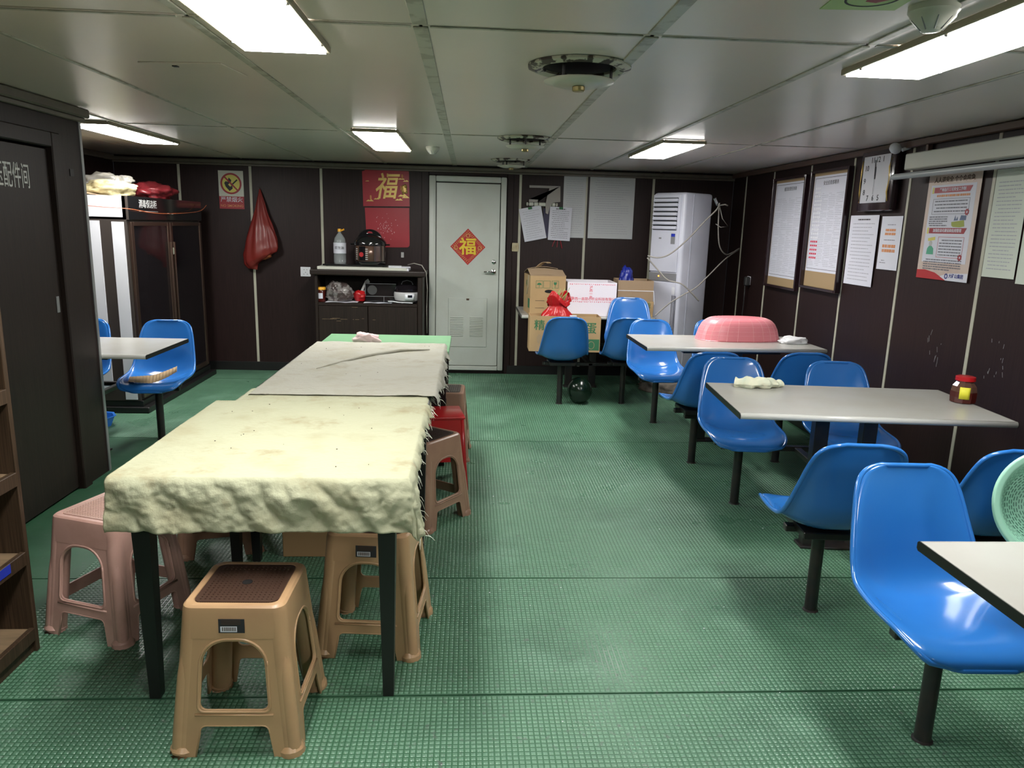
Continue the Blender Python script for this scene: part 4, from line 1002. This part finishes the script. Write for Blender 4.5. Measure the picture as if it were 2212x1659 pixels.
def vb(u, v):
    a = u*2*PI; pr_ = [(.005, 0), (.10, 0), (.125, .08), (.135, .20), (.135, .30), (.11, .38), (.075, .44), (.06, .48), (.085, .54), (.07, .59)]
    x = v*9; i = min(int(x), 8); k = x-i; r = pr_[i][0]+(pr_[i+1][0]-pr_[i][0])*k; z = pr_[i][1]+(pr_[i+1][1]-pr_[i][1])*k
    r *= 1+.07*math.sin(a*17+z*14)*min(1, v*1.5)+.20*noise.noise(Vector((math.cos(a)*2, math.sin(a)*2, z*10)))
    return (r*math.cos(a)*1.28 + .1*z, r*math.sin(a)*.62, z*.82 + (.05*math.sin(a*2) if v > .85 else 0))
B().grid(vb, 60, 45).build('bag_body', M['redbag2'], t, smooth=True, solid=.001)
rnd = random.Random(5)
for i in range(9):
    dx = rnd.uniform(-.05, .09); b = B(); ex = dx+rnd.uniform(-.02, .04)
    b.tube([(.06+dx*.4, 0, .36), (dx*.8+.03, -.01, .44), (ex+.04, -.03, .50+rnd.random()*.07)], [.006, .007, .002], 5); b.build('shoot', M['leaf'], t, smooth=True)
t = thing('watermelon', 'dark green watermelon on the floor under the back wall table', 'watermelon', (1.04, 6.64, .0075))
B().lathe([(.115*math.sin(a), .125-.125*math.cos(a)) for a in [i*PI/20 for i in range(21)]], 32).build('rind', M['melon'], t, smooth=True)

# ------------------------------------------------------------------ air conditioner in the corner
t = thing('air_conditioner', 'tall white standing air conditioner in the far right corner', 'air conditioner', (2.03, 7.08, 0), R(-55))
t0 = .10
B().box(-.40, -.0, .0, .42, t0+.02, 1.955, .03, seg=3).build('cabinet', M['acwhite'], t, smooth='auto')
B().box(-.385, -.045, -.012, .002, 1.20, 1.935, .006, seg=2).build('upper_panel', M['acwhite'], t)
B().box(-.385, -.045, -.012, .002, .20, 1.10, .006, seg=2).build('lower_panel', M['acwhite'], t)
B().box(-.385, -.045, -.010, .002, 1.11, 1.19, .002).build('grey_band', M['grey'], t)
B().box(-.37, -.075, -.0135, -.011, 1.60, 1.905).build('outlet_recess', M['gap'], t)
for i in range(7):
    B().box(-.37, -.075, -.030, -.010, 1.608+i*.043, 1.638+i*.043, .003, rot=Matrix.Rotation(-.35, 3, 'X')).build('louvre', M['acwhite'], t)
B().box(-.135, -.085, -.0135, -.0121, 1.47, 1.57).build('energy_label', M['grey'], t); B().box(-.133, -.087, -.0142, -.0135, 1.54, 1.568).build('label_head', M['tape'], t)
B().box(-.285, -.255, -.0135, -.0121, 1.515, 1.53).build('badge', M['grey'], t)
for i in range(4): B().box(-.075+i*.015, -.069+i*.015, -.014, -.0121, .26, .98).build('side_slot', M['inkblack'], t)
B().box(-.08, -.04, -.014, -.0121, .99, 1.06, .002).build('control_badge', M['white'], t)
B().box(-.002, .004, .12, .128, .14, 1.94).build('panel_joint', M['acside'], t)
B().box(-.39, -.01, .01, .41, .008, .119, .004).build('plinth', M['dirt'], t)
crumple('grout', None, None, M['dirt'], (-.05, -.03, .0078), (.30, .11, .10), 7, .2, parent=t, n=4)
B().box(-.22, -.04, -.012, -.004, .145, .175, .002).build('base_slot', M['inkblack'], t)
B().box(-.262, -.248, -.02, -.0121, 1.15, 1.164, .003).build('status_light', M['amber'], t)
def cable(label, pts, r=.006, m='beige cable', name='cable'):
    t = thing(name, label, 'cable', (0, 0, 0)); P = pts; n = len(P)*6
    q = [catmull(P, i/n) for i in range(n+1)]
    B().tube(q, r, 6).build('cord', M[m], t, smooth=True); return t
cable('beige cable swagged across the front of the air conditioner', [(1.68, 6.99, 1.36), (1.78, 6.98, 1.345), (1.89, 6.97, 1.385), (2.05, 6.99, 1.52), (2.20, 6.99, 1.69), (2.30, 6.98, 1.80), (2.33, 7.0, 1.86)], .007)
cable('beige cable looping from the hook to the right wall', [(2.345, 7.05, 1.82), (2.355, 7.05, 1.62), (2.40, 7.1, 1.46), (2.50, 7.2, 1.385), (2.62, 7.35, 1.40), (2.74, 7.5, 1.44)], .006)
cable('beige cable running from the right wall down across the air conditioner', [(2.74, 7.5, 1.43), (2.50, 7.2, 1.34), (2.30, 7.02, 1.20), (2.15, 6.93, 1.08), (2.02, 6.93, 1.0), (1.90, 6.93, .92), (1.77, 6.93, .80)], .006)
cable('short beige cable falling diagonally over the grey band', [(1.68, 7.0, 1.34), (1.78, 7.0, 1.24), (1.88, 6.96, 1.14), (2.0, 6.92, 1.11), (2.10, 6.92, 1.03), (2.19, 6.95, .95)], .007)
t = thing('cable_tie', 'bundle of cable ends tied at the upper right of the air conditioner', 'cable bundle', (2.34, 7.03, 1.84))
B().tube([(-.03, 0, .02), (.0, 0, .0), (.05, -.01, .01), (.08, 0, .0)], .007, 6).tube([(0, 0, 0), (.04, 0, -.12), (.10, 0, -.19), (.03, 0, -.20), (-.02, 0, -.17)], .004, 5).build('bundle', M['beige cable'], t, smooth=True)
B().box(-.045, -.02, -.008, .008, -.005, .07, .003, rot=Matrix.Rotation(-.5, 3, 'Y')).build('bracket', M['steel'], t)

# ------------------------------------------------------------------ right wall fittings (local x runs towards the viewer)
def rwall(name, label, cat, y, z, group=None): return thing(name, label, cat, (XR-.004, y, z), -PI/2, group)
def table_frame(y0, y1, z0, z1, label, seed, red=False, kraft=(.0, .07), tc=False):
    t = rwall('framed_notice', label, 'framed notice', (y0+y1)/2, (z0+z1)/2, 'framed notices on the right wall')
    w_, h_ = abs(y0-y1), z1-z0; a, b_ = w_/2, h_/2; f_ = .022
    B().box(-a, -a+f_, -.045, -.004, -b_, b_, .003).box(a-f_, a, -.045, -.004, -b_, b_, .003).box(-a+f_, a-f_, -.045, -.004, b_-f_, b_, .003).box(-a+f_, a-f_, -.045, -.004, -b_, -b_+f_, .003).build('frame', M['rosewood'], t)
    B().box(-a+f_, a-f_, -.012, -.004, -b_+f_, b_-f_).build('backing', M['kraft'], t)
    sx0, sx1 = -a+f_+.01, a-f_-.03; sz0, sz1 = -b_+f_+kraft[1], b_-f_-.02
    B().box(sx0, sx1, -.0145, -.0125, sz0, sz1).build('sheet', M['paper'], t)
    qq = B(); y_ = -.0152
    for p in ((sx0+.015, sx1-.015, sz1-.02, sz1-.017), (sx0+.015, sx1-.015, sz0+.02, sz0+.023), (sx0+.015, sx0+.018, sz0+.02, sz1-.017), (sx1-.018, sx1-.015, sz0+.02, sz1-.017)): qq.box(p[0], p[1], y_, y_+.0005, p[2], p[3])
    qq.build('ruled_border', M['inkblack'], t)
    xs = np.linspace(sx0+.03, sx1-.03, 5)
    for i in range(4): lines(t, xs[i], xs[i+1]-.012, sz1-.14, sz0+.05, 42, M['inkpale'], y=y_, seed=seed+i, h=.003, ragged=.8)
    text('安全应变部署表' if red else '船员应变任务表', .036, M['inkblack'], t, 0, y_, sz1-.06, ext=.0002)
    if red:
        qq = B(); q2 = B()
        for i in range(4):
            for j in range(18):
                x = sx0+.04+i*.032; z = sz0+.10+j*.032
                if i == 3 and j > 14: continue
                (qq if j < 5 else q2).box(x, x+.022, y_-.001, y_, z, z+.014)
        qq.build('red_stickers', M['pinkink'], t); q2.build('white_stickers', M['white'], t)
    return t
table_frame(6.84, 6.16, 1.12, 2.08, 'dark framed duty table on the right wall, farther of the two', 30)
table_frame(6.08, 5.45, 1.165, 2.095, 'dark framed duty table with columns of small stickers, next to the clock', 50, True, (0, .12))
# clock
t = rwall('wall_clock', 'square clock in dark glossy wood frame showing near twelve', 'clock', 5.05, 1.965)
B().box(-.215, .215, -.055, -.004, -.20, .20, .012, seg=2).build('frame', M['rosewood'], t, smooth='auto')
B().box(-.165, .165, -.060, -.0555, -.145, .165, .001).build('face', M['clockface'], t)
for nme, x, z in (('12', 0.02, .135), ('1', .085, .135), ('11', -.045, .135), ('10', -.115, .085), ('9', -.128, .0), ('8', -.122, -.075), ('7', -.07, -.115), ('6', .0, -.115), ('5', .065, -.115)):
    text(nme, .052, M['inkblack'], t, x, -.0606, z, name='numeral', bold=.01)
for ang, L_, w_ in ((.07, .125, .007), (.0, .08, .010)):
    B().box(-w_/2, w_/2, -.0635, -.062, 0, L_, rot=None).build('hand', M['inkblack'], t, loc=(0, -.001 if ang else 0, .01), rot=(0, -ang, 0))
B().box(-.001, .001, -.065, -.064, -.10, .02).build('second_hand', M['grey'], t, loc=(.0, 0, .01))
for s_ in (-1, 1): B().tube([(s_*.18, -.058, .14), (s_*.172, -.064, .08), (s_*.182, -.062, 0), (s_*.172, -.064, -.08), (s_*.18, -.058, -.14)], [.003, .006, .003, .006, .003], 6).build('gold_ornament', M['gold'], t, smooth=True)
paper(XR-.004, 5.22, 1.495, -PI/2, .385, .49, 'tall white sheet with rows of print under the clock', rows=17, ink='inkpale', seed=71, title=True, hh=.005)
t = paper(XR-.004, 4.865, 1.555, -PI/2, .245, .35, 'narrow white sheet with red and orange headings right of the sheet under the clock', rows=0)
lines(t, -.07, .05, .12, .12, 1, M['ink'], y=-.007, seed=1); lines(t, -.07, .06, .02, .02, 1, M['ink'], y=-.007, seed=2); lines(t, -.09, -.02, -.115, -.13, 2, M['ink'], y=-.007, seed=3)
lines(t, -.065, .06, .085, .06, 2, M['orange'], y=-.007, h=.016, seed=4, ragged=.1); lines(t, -.08, .075, -.02, -.05, 2, M['orange'], y=-.007, h=.020, seed=5, ragged=.05)
# camera and projector screen
t = rwall('wall_camera', 'small white camera on a bracket right of the clock', 'camera', 4.78, 2.14)
B().tube([(0, 0, .02), (0, -.05, 0)], .012, 8).build('bracket', M['white'], t); B().lathe([(0, -.035), (.02, -.034), (.03, -.02), (.034, 0), (.03, .02), (.02, .034), (0, .035)], 20).build('body', M['white'], t, smooth=True, loc=(-.02, -.085, .01), rot=(1.2, 0, .5))
t = rwall('projector_screen', 'rolled projector screen housing with grey tube along the right wall top', 'projector screen', 3.6, 2.05)
B().box(-1.05, 1.3, -.10, -.02, -.045, .052, .006).build('housing', M['screen'], t)
B().tube([(-1.10, -.13, -.085), (1.3, -.13, -.085)], .018, 14).build('bottom_tube', M['tube'], t, smooth='auto')
for x in (-.95, .1, 1.2): B().box(x-.012, x+.012, -.03, .0, .05, .12, .002).build('hanger', M['crownb'], t)
# poster
t = rwall('safety_poster', 'tall safety poster with red headings and small cartoons under the screen tube', 'poster', 4.275, 1.67)
B().box(-.24, .24, -.0065, -.0050, -.315, .315).build('sheet', M['posteredge'], t)
B().box(-.205, .205, -.0072, -.0066, -.215, .235).build('white_field', M['paper'], t)
y_ = -.0078
text('人人讲安全 个个会应急', .036, M['copper'], t, 0, y_, .262, bold=.01)
for z, s_ in ((.205, '严格执行三项安全工作制'), (-.03, '加强信息化建设和信用管理')):
    B().poly([(-.17, z-.016), (.155, z-.016), (.175, z+.016), (-.17, z+.016)], -.0006).build('heading_band', M['redsign'], t, loc=(0, y_, 0))
    B().box(-.19, -.175, y_-.0006, y_, z-.018, z+.018).build('yellow_block', M['yellow'], t)
    text(s_, .022, M['paper'], t, 0, y_-.001, z, bold=.015)
lines(t, -.165, .16, .172, .172, 1, M['orange'], y=y_, h=.012, seed=1, ragged=0)
mesh_part('outline_box', fillcurve([(-.17, .065), (.165, .065), (.165, .155), (-.17, .155)], [[(-.168, .067), (.163, .067), (.163, .153), (-.168, .153)]], .0005, 0), 'ink', t, (0, y_, 0))
mesh_part('outline_box', fillcurve([(-.07, -.185), (.165, -.185), (.165, -.065), (-.07, -.065)], [[(-.068, -.183), (.163, -.183), (.163, -.067), (-.068, -.067)]], .0005, 0), 'red', t, (0, y_, 0))
lines(t, -.15, .15, .14, .082, 4, M['ink'], y=y_, h=.006, seed=11); lines(t, -.185, -.01, .05, -.0, 5, M['ink'], y=y_, h=.006, seed=12); lines(t, -.055, .15, -.085, -.17, 6, M['ink'], y=y_, h=.006, seed=13); lines(t, -.185, .17, -.2, -.255, 5, M['ink'], y=y_, h=.006, seed=14)
for x, z in ((.155, .075), (.15, -.18)):
    g_ = [((.021 if k % 2 else .015)*math.cos(k*PI/8)+x, (.021 if k % 2 else .015)*math.sin(k*PI/8)+z) for k in range(16)]
    mesh_part('gear_print', fillcurve(g_, [arc(x, z, .007, 0, 2*PI, 10)[:-1]], .0005, 0), 'redsign', t, (0, y_-.0006, 0))
mat_ol = mat('olive print', (.30, .34, .06), .6); M['olive'] = mat_ol; M['teal'] = mat('teal print', (.08, .35, .22), .6); M['slate'] = mat('slate print', (.10, .14, .24), .6)
B().poly([(.03, .02), (.14, .03), (.15, -.005), (.11, -.01), (.05, -.008), (.035, .0)], -.0006).build('cartoon_boat', M['olive'], t, loc=(0, y_, 0))
B().poly([(.10, .03), (.155, .03), (.155, .055), (.11, .058)], -.0006).build('cartoon_shape', M['slate'], t, loc=(0, y_, 0))
B().poly([(.05, .028), (.06, .058), (.068, .03), (.08, .05), (.085, .03)], -.0006).build('cartoon_people', M['slate'], t, loc=(0, y_-.0004, 0))
B().poly([(-.17, -.17), (-.10, -.17), (-.105, -.135), (-.125, -.12), (-.15, -.12), (-.165, -.135)], -.0006).build('cartoon_worker', M['teal'], t, loc=(0, y_, 0))
mesh_part('cartoon_head', fillcurve(arc(-.138, -.105, .016, 0, 2*PI, 12)[:-1], [], .0005, 0), 'dishes', t, (0, y_-.0005, 0))
B().poly([(-.17, -.075), (-.10, -.065), (-.10, -.085), (-.165, -.092)], -.0006).build('speech_print', M['yellow'], t, loc=(0, y_, 0))
B().poly([(-.24, -.315), (.05, -.315), (-.06, -.275), (-.16, -.262), (-.24, -.265)], -.0006).build('red_wave', M['red'], t, loc=(0, -.0066, 0))
B().poly([(-.03, -.315), (.24, -.315), (.24, -.265), (.08, -.272), (.0, -.29)], -.0005).build('white_corner', M['paper'], t, loc=(0, -.0066, 0))
text('大矿山集团', .026, M['logoblue'], t, .14, -.0076, -.287, bold=.02, name='logo_lettering')
mesh_part('logo_emblem', fillcurve(arc(.052, -.29, .016, 0, 2*PI, 16)[:-1], [[(.052+(.013 if k % 2 else .006)*math.cos(k*PI/6+.3), -.29+(.013 if k % 2 else .006)*math.sin(k*PI/6+.3)) for k in range(12)]], .0005, 0), 'logoblue', t, (0, -.0076, 0))
paper(XR-.004, 3.80, 1.68, -PI/2, .245, .56, 'long pale sheet of print right of the safety poster', m='paper3', rows=24, ink='inkpale', seed=81, hh=.0045)
paper(XR-.004, 3.54, 1.66, -PI/2, .245, .56, 'pale sheet cut by the right edge of the picture', m='paper3', rows=0, seed=82, hh=.0045)
t = rwall('wall_scratches', 'whitish scratch marks on the dark right wall panels', 'scratches', 4.1, .95); rnd = random.Random(9); qq = B()
for i in range(22):
    x = rnd.choice([-.16, .38])+rnd.uniform(-.07, .07); z = rnd.uniform(-.12, .14); qq.box(x, x+.003, .0030, .0036, z, z+rnd.uniform(.008, .04), rot=Matrix.Rotation(rnd.uniform(-.3, .3), 3, 'Y'))
qq.build('marks', M['grey'], t)['kind'] = 'stuff'

# ------------------------------------------------------------------ things on the canteen tables
t = thing('sauce_jar', 'jar of dark red sauce with red lid and yellow label, against the wall', 'jar', (2.50, 3.51, .7905), R(20))
B().lathe([(0, 0), (.052, 0), (.058, .006), (.060, .06), (.055, .085), (.040, .105), (.040, .115)], 10).build('glass_body', mat('jar glass', (.10, .05, .035), .08, coat=.5), t)
B().lathe([(0, .134), (.038, .134), (.045, .131), (.046, .112), (.041, .111)], 24).build('lid', M['redpl'], t, smooth='auto')
B().lathe([(.059, .004), (.0613, .03), (.0612, .058)], 10).build('sauce', M['sauce'], t)
B().grid(lambda u, v: (.0625*math.sin(-1.25+.75*u), -.0625*math.cos(-1.25+.75*u), .025+.06*v), 5, 1).build('label', M['yellabel'], t, smooth=True, solid=.001)
t = thing('pink_basket', 'upturned oval pink plastic basket on the grey table', 'basket', (2.09, 5.60, .786), R(3))
def se(a, n_=3.2): c_, s_ = math.cos(a), math.sin(a); return (abs(c_)**(2/n_)*(1 if c_ > 0 else -1), abs(s_)**(2/n_)*(1 if s_ > 0 else -1))
bp = [(0, .152), (.48, .153), (.64, .149), (.76, .136), (.855, .112), (.925, .075), (.97, .03), (1.0, 0), (1.01, .0)]
def pb(u, v):
    x = v*(len(bp)-1); i = min(int(x), len(bp)-2); k = x-i; r = bp[i][0]+(bp[i+1][0]-bp[i][0])*k; z = bp[i][1]+(bp[i+1][1]-bp[i][1])*k
    c_, s_ = se(u*2*PI, 2.6); return (.325*r*c_, .165*r*s_, z*1.12+.001)
B().grid(pb, 64, 26).build('shell', M['pinkbowl'], t, smooth=True, solid=.002)
qq = B()
for i in range(26):
    u = i/26; qq.tube([Vector(pb(u, v))*1.004 for v in [.22+.7*j/12 for j in range(13)]], .0016, 4)
for v in (.45, .55, .65, .72): qq.tube([Vector(pb(i/48, v))*1.004 for i in range(49)], .0010, 4)
qq.build('ribs', M['pinkline'], t, smooth=True)
t = thing('mint_colander', 'large mint plastic colander leaning upright behind the nearest tabletop', 'colander', (1.71, 1.93, .845), 0)
t.rotation_euler = (R(72), R(-8), R(-14)); t.scale = (.82, .82, .82)
def cof(u, v):
    pr_ = [(0, -.10), (.10, -.10), (.135, -.085), (.175, -.01), (.182, 0), (.20, .002), (.204, -.006)]
    x = v*6; i = min(int(x), 5); k = x-i; r = pr_[i][0]+(pr_[i+1][0]-pr_[i][0])*k; z = pr_[i][1]+(pr_[i+1][1]-pr_[i][1])*k
    return (r*math.cos(u*2*PI), r*math.sin(u*2*PI), z)
B().grid(cof, 64, 30).build('bowl', M['mint'], t, smooth=True, solid=.003)
qq = B()
for ri, r in enumerate(np.arange(.03, .172, .0085)):
    n = int(2*PI*r/.021)
    if r < .10: zc = -.10
    elif r < .135: zc = -.10+.015*(r-.10)/.035
    else: zc = -.085+.075*(r-.135)/.04
    for k in range(n):
        a = 2*PI*(k+.5*(ri % 2))/n; da = .0072/r
        q = [(r*math.cos(a+s_*da)+dr*math.cos(a), r*math.sin(a+s_*da)+dr*math.sin(a), zc+.0022) for s_, dr in ((-1, -.0013), (1, -.0013), (1, .0013), (-1, .0013))]
        vs = [qq.bm.verts.new(p) for p in q]; qq.bm.faces.new(vs)
o = qq.build('slots', mat('slot dark', (.05, .13, .10), .8), t); o['kind'] = 'stuff'

# ------------------------------------------------------------------ left alcove
t = thing('glass_cabinet', 'tall black glass-doored dish cabinet with white side panels at left', 'cabinet', (-2.66, 6.10, 0))
B().box(-.56, -.0, .003, 1.62, .02, .11, .003).box(-.56, .05, -.02, 1.65, .0075, .06, .006).build('plinth', M['black'], t)
b = B().box(-.56, -.53, 0, 1.6, .11, 1.75).box(-.53, -.02, .0, .03, .11, 1.75).box(-.53, -.02, 1.57, 1.6, .11, 1.75).box(-.53, -.02, .03, 1.57, .11, .14).box(-.53, -.0, .0, 1.6, 1.565, 1.75, .003).box(-.53, -.02, .03, 1.57, 1.55, 1.56)
b.build('body', M['cabside'], t)
B().box(-.555, -.045, -.006, -.0005, 1.585, 1.748, .001).build('white_side_panel', M['white'], t)
B().box(-.555, -.225, -.006, -.0005, .20, 1.555, .001).build('white_side_panel', M['white'], t)
B().box(-.135, -.040, -.006, -.0005, .12, 1.55, .001).build('white_side_panel', M['white'], t)
B().box(.0005, .006, .0, 1.6, 1.57, 1.75, .001).build('control_fascia', M['lid'], t)
text('消毒保洁柜', .07, M['dishes'], t, .0065, .36, 1.69, rot=(PI/2, 0, PI/2), bold=.01, name='fascia_lettering')
B().box(.0062, .007, .18, .55, 1.635, 1.638).box(.0062, .007, .75, .79, 1.625, 1.63).box(.0062, .007, .84, .88, 1.62, 1.628).build('fascia_marks', M['dishes'], t)
for y0, y1 in ((.02, .79), (.80, 1.58)):
    d = B().box(-.018, .004, y0, y0+.05, .13, 1.55, .002).box(-.018, .004, y1-.05, y1, .13, 1.55, .002).box(-.018, .004, y0+.05, y1-.05, .13, .17, .002).box(-.018, .004, y0+.05, y1-.05, 1.52, 1.55, .002).build('door', M['steeldark'], t)
    B().box(-.008, -.003, y0+.05, y1-.05, .17, 1.52).build('glass_pane', M['glassdark'], d)
    hy = y1-.03 if y0 < .5 else y0+.03
    B().box(.005, .025, hy-.012, hy+.012, .5, 1.38, .003).build('handle', M['steeldark'], d)
B().box(.005, .02, .765, .815, 1.27, 1.33, .002).build('latch', M['seam'], t)
for z in (.50, .85, 1.2): B().box(-.52, -.03, .04, 1.56, z, z+.012).build('shelf', M['steel'], t)
for i in range(9): tag(B().lathe([(0, 0), (.05, .001), (.10, .014), (.098, .016), (.05, .004), (0, .003)], 20).build('plate', M['dishes'], None, smooth='auto', loc=(-2.80, 6.42, .8625+i*.011)), ['lowest', 'second', 'third', 'fourth', 'fifth', 'sixth', 'seventh', 'eighth', 'topmost'][i]+' white plate of the stack in the glass cabinet', 'plate', 'stacked plates in the glass cabinet')
for k, (y, z) in enumerate(((6.62, .5125), (6.80, .5125), (6.55, .8625+.0))): tag(B().lathe([(0, 0), (.035, 0), (.05, .03), (.065, .06), (.062, .06), (.045, .028), (0, .006)], 20).build('bowl', M['dishes'], None, smooth='auto', loc=(-2.78-.12*(k == 2), y+(.14 if k == 2 else 0), z)), ['pale bowl on the lower cabinet shelf, nearer the viewer', 'pale bowl on the lower cabinet shelf, nearer the back wall', 'pale bowl on the middle cabinet shelf behind the plate stack'][k], 'bowl', 'bowls in the glass cabinet')
t = thing('food_sack', 'clear plastic sack of cream noodles on top of the glass cabinet', 'bag', (-2.93, 6.42, 1.7505))
crumple('contents', None, None, M['noodle'], (0, 0, .0), (.20, .13, .075), 14, .6, parent=t, n=4, amp=.3)
crumple('plastic_film', None, None, M['clearbag'], (-.04, 0, .075), (.14, .10, .06), 16, .6, parent=t, n=4, amp=.5)
crumple('knot', None, None, M['clearbag'], (.12, 0, .10), (.06, .04, .035), 17, .8, parent=t, n=3, amp=.5)
t = thing('flat_cardboard', 'flattened cardboard sheets under the noodle sack at the cabinet top', 'cardboard', (-3.06, 6.25, 1.7505))
B().grid(lambda u, v: (-.14+.30*u, -.14+.2*v, .003+.08*(1-u)**2), 8, 3).build('sheet', M['cardplain'], t, solid=.004)
crumple('red_package', 'dark red plastic package on the cabinet top beside the noodle sack', 'package', mat('dark red film', (.16, .015, .02), .3), (-2.84, 7.0, 1.7505), (.16, .22, .085), 19, .5, n=4)
cable('orange cord stretched across the top of the glass cabinet', [(-3.02, 6.06, 1.672), (-2.85, 6.05, 1.66), (-2.64, 6.08, 1.65), (-2.62, 6.5, 1.625), (-2.61, 7.0, 1.63), (-2.60, 7.5, 1.66), (-2.6, 7.70, 1.72)], .0025, 'orangecord', 'cord')
t = thing('cardboard_piece', 'torn corrugated cardboard sheet lying on the left blue chair', 'cardboard', (-2.20, 5.27, .470), R(20))
B().grid(lambda u, v: (-.17+.31*u, -.07+.16*v*(1+.2*u), .010+.085*max(0, u-.45)**1.3*1.4-.02*math.sin(u*3.1)*(1-v)+.0012*math.sin(u*90)), 60, 6).build('sheet', M['card'], t, smooth=False, solid=.003)
t = thing('blue_tray', 'shallow blue plastic tray on the floor behind the partition', 'tray', (-2.84, 5.68, .0075), R(10))
B().lathe([(0, 0), (.10, 0), (.13, .075), (.145, .08), (.142, .085), (.126, .08), (.095, .006), (0, .006)], 8).build('tray', M['blue2'], t)

# shelf rack at the left edge
t = thing('shelf_rack', 'dark wooden rack with worn shelves at the lower left edge', 'shelf', (-1.58, 2.60, 0))
B().box(-.50, 0, -.022, 0, .0075, 1.9, .002).build('side_board', M['rackwood'], t)
B().box(-.50, 0, -1.222, -1.20, .0075, 1.9, .002).build('side_board', M['rackwood'], t)
B().box(-.515, -.50, -1.2, -.022, .0075, 1.9).build('back_board', M['rackwood'], t)
for z in (.10, .40, .70, 1.0, 1.3, 1.6, 1.88):
    s_ = B().box(-.499, -.018, -1.199, -.023, z-.018, z, .001).build('shelf', M['shelfwood'], t)
    B().box(-.018, .002, -1.199, -.023, z-.045, z+.006, .002).build('edge_lip', M['rackwood'], s_)
B().box(-.03, -.012, -1.199, -.023, .0075, .054).build('kick_board', M['rackwood'], t)
B().box(.0025, .0045, -.20, -.12, .372, .404).build('blue_tape', M['tape'], t)
# crumbs on the floor
t = thing('floor_crumbs', 'scattered white crumbs on the green floor of the aisle', 'crumbs', (0, 0, .008)); rnd = random.Random(12); qq = B()
for i in range(40):
    x = rnd.uniform(.1, 1.7); y = rnd.uniform(2.1, 5.5); s_ = rnd.uniform(.0015, .004); qq.box(x, x+s_*1.6, y, y+s_, 0.0015, s_)
qq.build('crumbs', M['white'], t)['kind'] = 'stuff'
